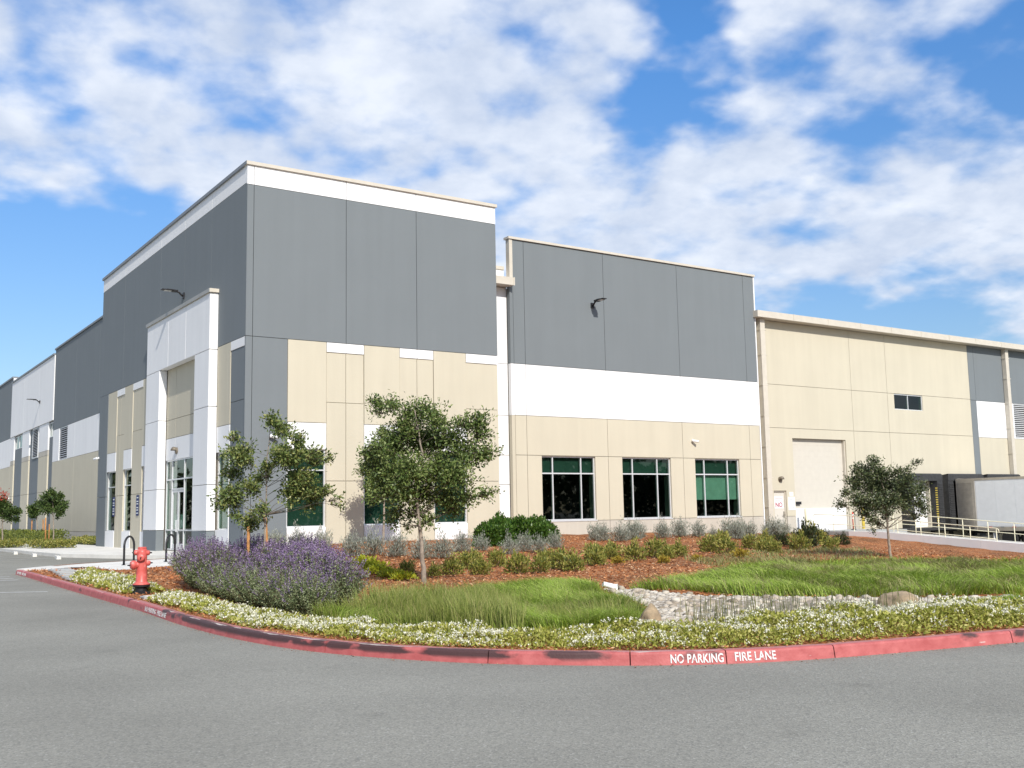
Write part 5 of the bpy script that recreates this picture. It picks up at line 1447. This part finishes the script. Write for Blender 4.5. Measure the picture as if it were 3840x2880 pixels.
def models(kind, r, h, n, leaf, m, k=3, **kw):
    return [(*clump_mesh(kind, r, h, n, leaf, m, 40+q, **kw), r) for q in range(k)]
def by_left(items): return sorted(items, key=lambda q: q[0]/q[1])

sage_m = models('sage', .27, .56, 1300, (.066, .013), 'sage', 3, up=1.3, shell=.25)
SAGE = [(13.2, 34.6, .36), (14.35, 36.7, .33), (14.9, 36.1, .36), (15.1, 34.4, .36), (13.93, 29.5, .33), (14.46, 29.11, .37), (14.74, 28.07, .33), (14.9, 26.9, .30), (15.45, 26.65, .32), (16.82, 27.78, .30), (17.59, 27.9, .25), (17.62, 26.4, .26),
        (18.83, 27.31, .27), (18.95, 26.7, .25), (20.95, 28.6, .25), (23.9, 33.6, .30)]
SAGE_R = [(25.78, 32.06, .31), (26.4, 33.3, .30), (26.5, 31.84, .31), (27.55, 32.4, .34), (28.3, 32.9, .32), (28.94, 32.14, .32), (30.24, 32.51, .34), (31.2, 32.4, .30), (32.4, 31.4, .34), (33.6, 31.8, .34), (34.5, 34.9, .22), (34.9, 33.6, .37), (35.6, 35.0, .38), (36.9, 33.4, .37), (38.2, 34.8, .32), (40.0, 36.6, .33), (41.2, 36.9, .30), (43.2, 38.4, .30)]
SAGE = by_left([(x, y, r*1.12) for x, y, r in SAGE]); SAGE_R = by_left([(x, y, r*1.2) for x, y, r in SAGE_R])
plant('silver_sage_shrub', sage_m, SAGE, ['feathery silver grey shrub under the office block wall, %s from left' % ORD[i] for i in range(len(SAGE))], 'shrub', 'silver grey shrubs below the office block')
plant('silver_sage_shrub', sage_m, SAGE_R, ['feathery silver grey shrub under the three wide windows, %s from the left' % ORD[i] for i in range(len(SAGE_R))], 'shrub', 'silver grey shrubs below the wide windows')
olive_m = models('olive', .20, .36, 750, (.060, .024), 'olive', 3, up=.7, shell=.35)
OL = [(11.56, 21.55, .17), (12.03, 21.09, .14), (12.56, 21.18, .20), (13.01, 20.69, .19), (13.87, 20.43, .23), (14.48, 20.41, .20), (14.93, 24.04, .18), (15.0, 23.03, .21), (15.26, 20.12, .21), (15.5, 20.9, .24), (18.61, 23.57, .22), (19.26, 23.67, .18),
      (13.9, 22.8, .2), (16.3, 22.6, .2), (17.2, 21.7, .2)]
OLR = [(17.99, 22.77, .23), (19.3, 22.6, .25), (19.6, 23.95, .22), (20.5, 22.6, .19), (20.9, 23.5, .26), (21.62, 23.33, .21), (23.51, 21.32, .18), (23.94, 23.66, .26), (24.9, 25.4, .27), (26.89, 24.81, .26), (28.82, 28.74, .26), (29.08, 27.56, .24), (30.76, 26.67, .32), (31.2, 25.6, .26), (31.3, 28.8, .25), (34.98, 29.62, .38)]
OL, OLR = by_left([(x, y, r*1.25) for x, y, r in OL]), by_left([(x, y, r*1.25) for x, y, r in OLR])
plant('olive_green_shrub', olive_m, OL, ['low yellow green shrub on the bark slope near the fullest oak, %s from the left' % ORD[i] for i in range(len(OL))], 'shrub', 'low yellow green shrubs near the oak')
plant('olive_green_shrub', olive_m, OLR, ['low yellow green shrub on the bark slope below the wide windows, %s from the left' % ORD[i] for i in range(len(OLR))], 'shrub', 'low yellow green shrubs below the windows')
gold_m = models('gold', .15, .16, 420, (.05, .022), 'gold', 2, up=.5, shell=.3)
GO = by_left([(18.09, 21.9, .18), (19.19, 21.3, .17), (20.4, 21.3, .15), (21.89, 21.1, .22)])
plant('golden_groundcover', gold_m, GO, ['small golden clump in front of the green shrubs, %s from the left' % ORD[i] for i in range(len(GO))], 'plant', 'golden clumps on the bark slope')
lime_m = models('lime', .22, .14, 600, (.05, .024), 'lime', 2, up=.5, shell=.2)
LI = by_left([(10.9, 20.5, .28), (11.05, 21.4, .30), (11.3, 22.5, .32), (11.75, 23.7, .34), (12.2, 25.2, .36)])
plant('lime_groundcover', lime_m, LI, ['bright lime yellow low clump right of the purple sage, %s from the left' % ORD[i] for i in range(len(LI))], 'plant', 'lime clumps beside the purple sage')
dark_m = models('dark', .36, .50, 1100, (.07, .032), 'darkshrub', 2, up=.5, shell=.35)
DK = by_left([(32.06, 28.71, .40), (33.2, 28.4, .50, 1.5), (37.07, 29.81, .38), (36.3, 30.3, .42)])
plant('dark_shrub', dark_m, DK, ['dark green shrub at the right end of the shrub slope, %s from the left' % ORD[i] for i in range(len(DK))], 'shrub', 'dark shrubs by the ramp')
box_m = models('box', .60, .98, 3200, (.10, .055), 'box', 3, up=.3, shell=.6, twigs=30, lumpy=.35)
BX = by_left([(19.75, 30.9, .55), (20.3, 31.1, .62), (20.85, 31.7, .64), (21.2, 31.0, .64), (21.75, 30.9, .62), (22.35, 31.2, .55)])
plant('glossy_shrub', box_m, BX, ['tall glossy green shrub in the clump by the wall, %s from left' % ORD[i] for i in range(len(BX))], 'shrub', 'glossy green shrubs in one clump')

# ---- purple flowering sage
def salvia_model(seed, r=.75, h=1.05, stems=420, bloom=1.0):
    g = np.random.default_rng(seed)
    a = g.uniform(0, 2*np.pi, stems); q = np.sqrt(g.uniform(0, 1, stems))
    root = np.stack([np.cos(a)*q*r*.35, np.sin(a)*q*r*.35, np.zeros(stems)], 1)
    top = np.stack([np.cos(a)*q*r*1.02, np.sin(a)*q*r*1.02, h*(1.02-.42*q**2.2)*g.uniform(.66, 1.10, stems)], 1)
    LC, LD, FC, FD = [], [], [], []
    mb = MB()
    for i in range(stems):
        p, e = root[i], top[i]
        mid = p*.5+e*.5+np.array([0, 0, .06])
        if i % 3 == 0: mb.tube([tuple(p), tuple(mid), tuple(e)], [.005, .004, .002], 3, cap=False)
        f = g.uniform(.12, .92, 22)
        pos = (1-f)[:, None]**2*p+2*(f*(1-f))[:, None]*mid+f[:, None]**2*e
        LC.append(pos+g.normal(0, .02, pos.shape)); LD.append(g.normal(size=(22, 3))+np.array([0, 0, .35])+unit(e-p)*.3)
        if g.uniform() < bloom*(.80 if q[i] < .75 else .35):
            for w in ((.80, .87, .93, .98, 1.02, 1.06) if g.uniform() < .5 else (.86, .92, .98, 1.03)):
                k = 5
                pos = ((1-w)**2*p+2*w*(1-w)*mid+w*w*e)[None, :]+g.normal(0, .009, (k, 3))
                FC.append(pos); FD.append(g.normal(size=(k, 3))+np.array([0, 0, .3]))
    global rng
    keep, rng = rng, g
    C = np.concatenate(LC); V = leaf_quads(C, np.concatenate(LD), g.uniform(.6, 1.3, len(C))*.054, g.uniform(.7, 1.2, len(C))*.023)
    F = np.concatenate(FC); W = leaf_quads(F-unit(np.concatenate(FD))*.008, np.concatenate(FD), g.uniform(.7, 1.2, len(F))*.024, g.uniform(.7, 1.2, len(F))*.018, .5)
    rng = keep
    out = []
    for nm, A, mm in (('foliage', V, 'salvia_leaf'), ('flower_spikes', W, 'salvia_flower')):
        o = raw_mesh(nm, A, 4, M[mm]); out.append((nm, o.data)); bpy.data.objects.remove(o)
    s = mb.build('stems', M['stem']); out.append(('stems', s.data)); bpy.data.objects.remove(s)
    return out
SAL = [salvia_model(71), salvia_model(72), salvia_model(73)]
SAL_G = [salvia_model(74, bloom=.30, h=.95), salvia_model(75, bloom=.42, h=.95)]
LV = [(6.12, 14.4, .46, 1), (6.12, 15.3, .50, 1), (6.15, 16.35, .52, 1), (6.25, 17.5, .54, 1), (6.4, 18.7, .56, 1), (6.6, 19.95, .58, 0), (6.8, 21.2, .62, 0), (7.1, 22.4, .66, 0),
      (6.75, 15.0, .58, 0), (6.9, 16.2, .66, 0), (7.15, 17.4, .70, 0), (7.4, 18.7, .72, 0), (7.6, 20.0, .74, 0), (7.9, 21.4, .76, 0), (8.3, 22.8, .74, 0), (7.9, 18.2, .60, 0), (8.4, 19.7, .66, 0), (8.9, 21.3, .66, 0)]
LV = by_left(LV)
for i, (x, y, r, green) in enumerate(LV):
    t = empty('purple_sage', (x, y, g1(x, y)-.02), rng.uniform(0, 6.28))
    tag(t, 'bushy sage with purple flower spikes beside the hydrant, %s from the left in the mass' % ORD[i], 'flowering shrub', 'purple flowering sage in one mass')
    k = r/.75*1.08; kz = (.70 if green else .87)*rng.uniform(.94, 1.06); t.scale = (k, k, kz)
    for nm, me in (SAL_G[i % 2] if green else SAL[i % 3]): link(nm, me, t)

# ---- far planting on the sidewalk side
def mass(name, poly, z0, h, n, leaf, m, label, cat):
    x, y = scatter(poly, 4*n/abs(sum(poly[i][0]*poly[(i+1) % len(poly)][1]-poly[(i+1) % len(poly)][0]*poly[i][1] for i in range(len(poly)))/2))
    x, y = x[:n], y[:n]
    z = z0+rng.uniform(0, 1, len(x))**.6*h*(.8+.4*vnoise(x, y, .5, 5))
    t = empty(name, (poly[0][0], poly[0][1], z0)); tag(t, label, cat)
    P = np.stack([x, y, z], 1)-np.array([poly[0][0], poly[0][1], z0])
    raw_mesh('foliage', leaf_quads(P, rand_dirs(len(P), .6), rng.uniform(.7, 1.3, len(P))*leaf[0], leaf[1]), 4, M[m], t)
mass('clipped_hedge', [(12.0, 68.5), (13.6, 68.5), (13.6, 90), (11.5, 90)], .15, .75, 9000, (.13, .08), 'hedge', 'low bright yellow green hedge along the far sidewalk', 'hedge')
mass('foundation_shrubs', [(13.9, 62.0), (15.2, 62.0), (15.2, 69), (13.7, 69)], .15, .42, 5000, (.10, .05), 'olive', 'low shrub row at the foot of the beige wall left of the office block', 'shrub row')
mass('island_plants', [(10.0, 61.6), (10.4, 59.2), (12.0, 58.8), (12.2, 60.6), (11.2, 62.2)], .15, .40, 4200, (.10, .05), 'olive', 'low bushy plants around the staked tree on the sidewalk', 'plants')
mass('island_plants', [(8.6, 65.8), (8.8, 63.6), (10.0, 63.0), (10.5, 64.2), (9.8, 66.2)], .15, .45, 3600, (.10, .05), 'olive', 'low bushy plants around the leafy tree at the left edge', 'plants')

# ---- unseen belts of leaves added so the windows mirror something dark
def belt():
    n = 26000
    t = rng.uniform(-60, 190, n)
    hh = 7+5*vnoise(t, t*0, 9, 91)+2*vnoise(t, t*0, 3, 92)
    P = np.stack([t, -62+rng.normal(0, 2.5, n), hh*rng.uniform(0, 1, n)**.7], 1)
    Q = np.stack([-75+rng.normal(0, 2.5, n//2), rng.uniform(-40, 160, n//2), 9*rng.uniform(0, 1, n//2)**.7], 1)
    t = rng.uniform(-150, 8, n//2)
    S = np.stack([t, 185+rng.normal(0, 3, n//2), (8+4*vnoise(t, t*0, 9, 93))*rng.uniform(0, 1, n//2)**.7], 1)
    P = np.concatenate([P, Q, S])
    tag(raw_mesh('unseen_treeline', leaf_quads(P, rand_dirs(len(P)), rng.uniform(.8, 1.8, len(P)), rng.uniform(.6, 1.1, len(P))), 4, M['darkshrub']), kind='stuff')
belt()

# ---- white flowering ground cover along the kerb
def flowers():
    us = np.arange(7.3, 62, .25)
    back = np.array([(6.6, 30.5), (6.5, 27.5), (6.05, 23.5), (5.95, 21.5), (5.75, 18.5), (5.65, 16.0), (5.75, 14.0), (6.0, 12.6), (6.5, 11.2), (7.05, 10.15), (7.7, 9.6), (8.4, 9.3), (9.2, 9.0), (11.4, 8.55), (13.6, 8.2), (15, 7.7), (25, 6.0), (40, 3.1)])
    poly = [tuple(kat(u)[0]+kat(u)[2]*.24) for u in us]+[tuple(p) for p in back[::-1]]
    x, y = scatter(poly, 7500, 3000000)
    d = np.hypot(x, y)
    keep = rng.uniform(0, 1, len(x)) < np.clip((15.0/d)**1.5, .10, 1)
    x, y, d = x[keep], y[keep], d[keep]
    # bare spots round the hydrant and at the kerb edge
    e = vnoise(x, y, .55, 3); big = vnoise(x, y, 1.4, 9)
    near_h = np.hypot(x-5.42, y-20.3)
    k = (near_h > .62+.35*e)
    kd = np.concatenate([np.sqrt(((KP[None, ::3]-np.stack([x[i:i+4000], y[i:i+4000]], 1)[:, None])**2).sum(2).min(1)) for i in range(0, len(x), 4000)])
    k &= kd > .18+.34*np.clip(vnoise(x, y, .5, 12)-.35, 0, 1)*(y > 11.0)+.05*rng.uniform(0, 1, len(x))
    x, y, d, e, big, kd = x[k], y[k], d[k], e[k], big[k], kd[k]
    right = np.clip((x-6.5)/3.5, 0, 1)
    mound = (.08+.10*right)*(.45+1.1*vnoise(x, y, .38, 14))*np.clip((kd-.15)/.4, .25, 1)
    z = gz(x, y)+rng.uniform(0, 1, len(x))**.5*mound
    P = np.stack([x, y, z], 1)
    s = np.clip(d/12, .9, 2.2)
    V = leaf_quads(P, rand_dirs(len(P), .5), rng.uniform(.7, 1.3, len(P))*.044*s, rng.uniform(.8, 1.2, len(P))*.021*s)
    tag(raw_mesh('flowering_ground_cover', V, 4, M['cover_leaf']), kind='stuff')
    # flower heads: each a little rosette of petals, in drifts
    f = rng.uniform(0, 1, len(x)) < np.clip(.040+.34*(vnoise(x, y, .55, 21)*.6+vnoise(x, y, .16, 22)*.4-.45), .004, .13)*np.where(right > .5, np.clip((kd-.35)/.5, .25, 1.1), 1)
    fx, fy, fz, fd = x[f], y[f], (gz(x, y)+mound*1.04+.008)[f], s[f]
    k = 5
    c = np.repeat(np.stack([fx, fy, fz], 1), k, 0); sz = np.repeat(fd, k)
    c += rng.normal(0, .012, c.shape)*sz[:, None]
    V = leaf_quads(c, rand_dirs(len(c), .7), rng.uniform(.8, 1.3, len(c))*.022*sz, rng.uniform(.8, 1.2, len(c))*.018*sz, .3)
    tag(raw_mesh('white_blossom', V, 4, M['cover_flower']), kind='stuff')
flowers()

# ---- grasses
def flow(x, y, k):
    a = vnoise(x, y, .9, 31)*4.5+vnoise(x, y, .35, 32)*2.2
    a = a+rng.normal(0, .75, len(x))
    return np.stack([np.cos(a), np.sin(a), np.zeros(len(x))], 1)*k[:, None]
def grass(name, poly, dens, h, w, m, bendk, ref=13.0, hn=(.5, 1.0), bz=-.35, seed=33, edge_min=.12):
    x, y = scatter(poly, dens)
    d = np.hypot(x, y)
    k = rng.uniform(0, 1, len(x)) < np.clip((ref/d)**1.3, .2, 1)
    x, y, d = x[k], y[k], d[k]
    H = h*(hn[0]+(hn[1]-hn[0])*vnoise(x, y, .8, seed)+.25*vnoise(x, y, .25, seed+1))*rng.uniform(.5, 1.25, len(x))
    b = flow(x, y, H*bendk*rng.uniform(.5, 1.3, len(x)))+rng.normal(0, .03, (len(x), 3))
    b[:, 2] = bz*H*rng.uniform(.3, 1, len(x))
    P = np.stack([x, y, gz(x, y)-.01], 1)
    return tag(blade_mesh(name, P, H, b, w*np.clip(d/ref, .9, 2.0), M[m]), kind='stuff')
GA = [(9.4, 15.0), (10.1, 15.7), (11.2, 16.1), (12.1, 16.3), (12.3, 15.6), (12.0, 15.0), (11.4, 14.4), (10.6, 12.6), (9.6, 11.0), (8.9, 10.4), (8.2, 9.9), (7.3, 10.2), (6.8, 11.1), (7.4, 13.2), (8.3, 14.4)]
grass('meadow_grass', GA, 6000, .30, .0075, 'grass', .8, hn=(.35, 1.15))
GR = [(5.95, 12.9), (5.9, 13.7), (6.6, 13.9), (7.7, 14.6), (8.6, 15.4), (9.4, 15.2), (9.2, 14.2), (8.2, 12.4), (7.4, 10.6), (7.0, 10.3), (6.5, 11.3)]
grass('upright_rush', GR, 2300, .40, .0075, 'grass_dry', .22, hn=(.30, 1.15), bz=-.05, seed=41)
grass('meadow_grass', GR, 1500, .27, .0075, 'grass', .7, hn=(.3, 1.1), seed=45)
grass('upright_rush', [(7.2, 10.3), (8.3, 9.95), (9.0, 10.7), (9.6, 11.6), (8.6, 12.4), (7.6, 11.6)], 1100, .33, .0075, 'grass_dry', .22, hn=(.35, 1.1), bz=-.05, seed=43)
GB = [(12.5, 14.8), (13.2, 14.2), (13.3, 13.4), (13.6, 12.6), (14.5, 11.9), (15.2, 11.0), (15.9, 10.4), (16.8, 9.9), (22, 8.4), (32, 7.0), (30, 10.0), (21.5, 11.0), (19.6, 12.0), (18.4, 13.3), (16.8, 14.0), (15.6, 14.9), (14.9, 15.5), (14.3, 15.5), (13.5, 15.1)]
grass('meadow_grass', GB, 4200, .33, .0080, 'grass', .85, hn=(.30, 1.15), seed=51)
GT = [(15.6, 16.3), (16.4, 16.9), (18.8, 18.4), (20.5, 18.6), (23.5, 16.8), (25.5, 14.9), (32, 13.5), (32, 10.0), (21.0, 11.2), (18.4, 13.2), (15.6, 15.0)]
grass('tufted_grass', GT, 1100, .26, .010, 'grass_straw', .6, ref=20, hn=(.1, 1.2), seed=61)
grass('tufted_grass', GT, 620, .26, .010, 'grass', .6, ref=18, hn=(.1, 1.2), seed=65)
grass('tufted_grass', [(18.5, 18.6), (20.5, 22.0), (24.0, 22.8), (27, 24), (31, 25), (31.5, 24), (27, 21), (24.8, 18.5), (21.5, 18.3)], 220, .24, .012, 'grass_straw', .6, ref=20, hn=(.0, 1.1), seed=67)
grass('tufted_grass', [(26, 14), (31, 18), (36, 20), (40, 19), (36, 13), (31, 12)], 220, .26, .012, 'grass_straw', .6, ref=24, hn=(.0, 1.1), seed=69)
grass('meadow_grass', [(13.0, 8.9), (13.9, 8.6), (15.4, 8.2), (17, 8.1), (15.6, 9.4), (14.6, 9.4), (13.6, 9.3)], 2600, .17, .008, 'grass', .5, seed=71)
grass('upright_rush', GA, 260, .36, .007, 'grass_dry', .25, hn=(.3, 1.2), bz=-.05, seed=47)
grass('meadow_grass', GA, 420, .30, .007, 'grass_straw', .7, hn=(.3, 1.2), seed=48)
grass('meadow_grass', GB, 420, .32, .008, 'grass_straw', .8, hn=(.3, 1.2), seed=49)
# stiff reeds before the stones
def reeds():
    x, y = scatter([(9.0, 9.85), (9.4, 9.3), (10.6, 8.9), (11.8, 8.7), (13.2, 8.5), (13.0, 9.0), (11.5, 9.5), (10.2, 10.0), (9.4, 10.1)], 150)
    k = rng.uniform(0, 1, len(x)) < np.clip(1.25-(x-9)/4, .25, 1)
    x, y = x[k], y[k]
    mb = []
    for a, b in zip(x, y):
        h = rng.uniform(.18, .44); r = rng.uniform(.0032, .0055); l = rng.normal(0, .03, 2); z = g1(a, b)-.02
        t = rng.uniform(0, 2)
        ring = [(math.cos(t+q*2.094)*r, math.sin(t+q*2.094)*r) for q in range(3)]
        for q in range(3):
            c, d = ring[q], ring[(q+1) % 3]
            mb.append([(a+c[0], b+c[1], z), (a+d[0], b+d[1], z), (a+l[0]+d[0]*.7, b+l[1]+d[1]*.7, z+h), (a+l[0]+c[0]*.7, b+l[1]+c[1]*.7, z+h)])
    tag(raw_mesh('horsetail_reeds', mb, 4, M['reed']), kind='stuff')
reeds()

# ---- dry creek of river stones
creek = empty('dry_creek', (11.5, 11.3, .05)); tag(creek, kind='structure')
CR = [(12.3, 15.3), (12.6, 14.9), (12.7, 13.9), (12.9, 13.3), (13.6, 12.5), (14.5, 11.7), (15.0, 10.8), (15.6, 10.2), (16.2, 9.6), (15.2, 9.2), (13.9, 8.9), (12.4, 8.8), (10.8, 8.95), (9.4, 9.3), (8.9, 9.9), (9.3, 10.6), (10.1, 11.3), (10.8, 12.2), (11.5, 13.6), (11.9, 14.4)]
def stone_mesh(seed):
    b = bmesh.new(); bmesh.ops.create_icosphere(b, subdivisions=1, radius=1)
    r = random.Random(seed)
    for v in b.verts: v.co *= r.uniform(.78, 1.15)
    bmesh.ops.scale(b, vec=(1, r.uniform(.65, .9), r.uniform(.45, .65)), verts=b.verts)
    me = bpy.data.meshes.new('stone'); b.to_mesh(me); b.free()
    me.polygons.foreach_set('use_smooth', [True]*len(me.polygons)); me.materials.append(M['cobble_one'])
    return me
def cobble_one():
    m, N, L, P = new_mat('river_cobble_single')
    P.inputs['Roughness'].default_value = .85
    oi = N.new('ShaderNodeObjectInfo'); r = N.new('ShaderNodeValToRGB')
    cs = [(0.22, 0.18, 0.13), (0.36, 0.30, 0.23), (0.46, 0.40, 0.32), (0.56, 0.51, 0.43)]
    while len(r.color_ramp.elements) < 4: r.color_ramp.elements.new(.5)
    for i, c in enumerate(cs): r.color_ramp.elements[i].position = i/3; r.color_ramp.elements[i].color = (*c, 1)
    L.new(oi.outputs['Random'], r.inputs[0]); L.new(r.outputs[0], P.inputs['Base Color'])
    return m
M['cobble_one'] = cobble_one()
def cobbles():
    ms = [stone_mesh(s) for s in range(6)]
    base = [np.array([v.co[:] for v in m.vertices]) for m in ms]
    tri = np.array([p.vertices[:] for p in ms[0].polygons])
    x, y = scatter(CR, 420)
    n = len(x)
    s = rng.uniform(.024, .062, n)*np.where(rng.uniform(0, 1, n) < .06, 1.7, 1)
    order = np.argsort(-(s/np.hypot(x, y))*(1+0*s))
    z = gz(x, y)
    a = rng.uniform(0, 6.28, n)
    ci = Matrix.Translation((-11.5, -11.3, -.05))
    V, F = [], []
    nb = 0
    for c, i in enumerate(order):
        k = int(rng.integers(6))
        if c < 300:
            o = link('stone', ms[k], creek)
            o.location = (x[i]-11.5, y[i]-11.3, z[i]+s[i]*.28-.05); o.scale = (s[i],)*3; o.rotation_euler = (rng.normal(0, .25), rng.normal(0, .25), a[i])
        else:
            p = base[k]*s[i]; ca, sa = math.cos(a[i]), math.sin(a[i])
            q = np.stack([p[:, 0]*ca-p[:, 1]*sa+x[i]-11.5, p[:, 0]*sa+p[:, 1]*ca+y[i]-11.3, p[:, 2]+z[i]+s[i]*.15-.05], 1)
            V.append(q); F.append(tri+nb); nb += len(p)
    me = bpy.data.meshes.new('small_stones'); me.from_pydata(np.concatenate(V).tolist(), [], np.concatenate(F).tolist())
    me.polygons.foreach_set('use_smooth', [True]*len(me.polygons)); me.materials.append(M['cobble']); me.update()
    o = link('small_stones', me, creek); o['kind'] = 'stuff'
cobbles()
# sand and silt under the stones
mbx = MB(); f = mbx.poly([(px-11.5, py-11.3, g1(px, py)+.012-.05) for px, py in CR]); bmesh.ops.triangulate(mbx.bm, faces=[f])
M['silt'] = simple('creek_silt', (.30, .25, .19), .95, 0, .25, 12, .5, 60)
mbx.build('silt', M['silt'], creek)

# ---- loose bark chips over the bed
def chips():
    n = 90000
    th = rng.uniform(.16, 1.06, n)  # azimuth from +Y, kept to the bed in view and a good margin
    d = 8+rng.uniform(0, 1, n)**1.3*38
    x, y = d*np.sin(th), d*np.cos(th)
    k = in_poly(x, y, bed_poly) & ~in_poly(x, y, CR)
    x, y, d = x[k], y[k], d[k]
    P = np.stack([x, y, gz(x, y)+rng.uniform(.004, .03, len(x))], 1)
    D = rand_dirs(len(x)); D[:, 2] *= .3
    s = np.clip(d/17, .8, 1.6)
    V = leaf_quads(P, D, rng.uniform(.025, .075, len(x))*s, rng.uniform(.010, .024, len(x))*s, .1)
    tag(raw_mesh('bark_chips', V, 4, M['chips']), kind='stuff')
chips()

print('triangles', sum(sum(max(0, p.loop_total-2) for p in m.polygons) for m in bpy.data.meshes if len(m.polygons) < 20000)+sum(2*len(m.polygons) for m in bpy.data.meshes if len(m.polygons) >= 20000))
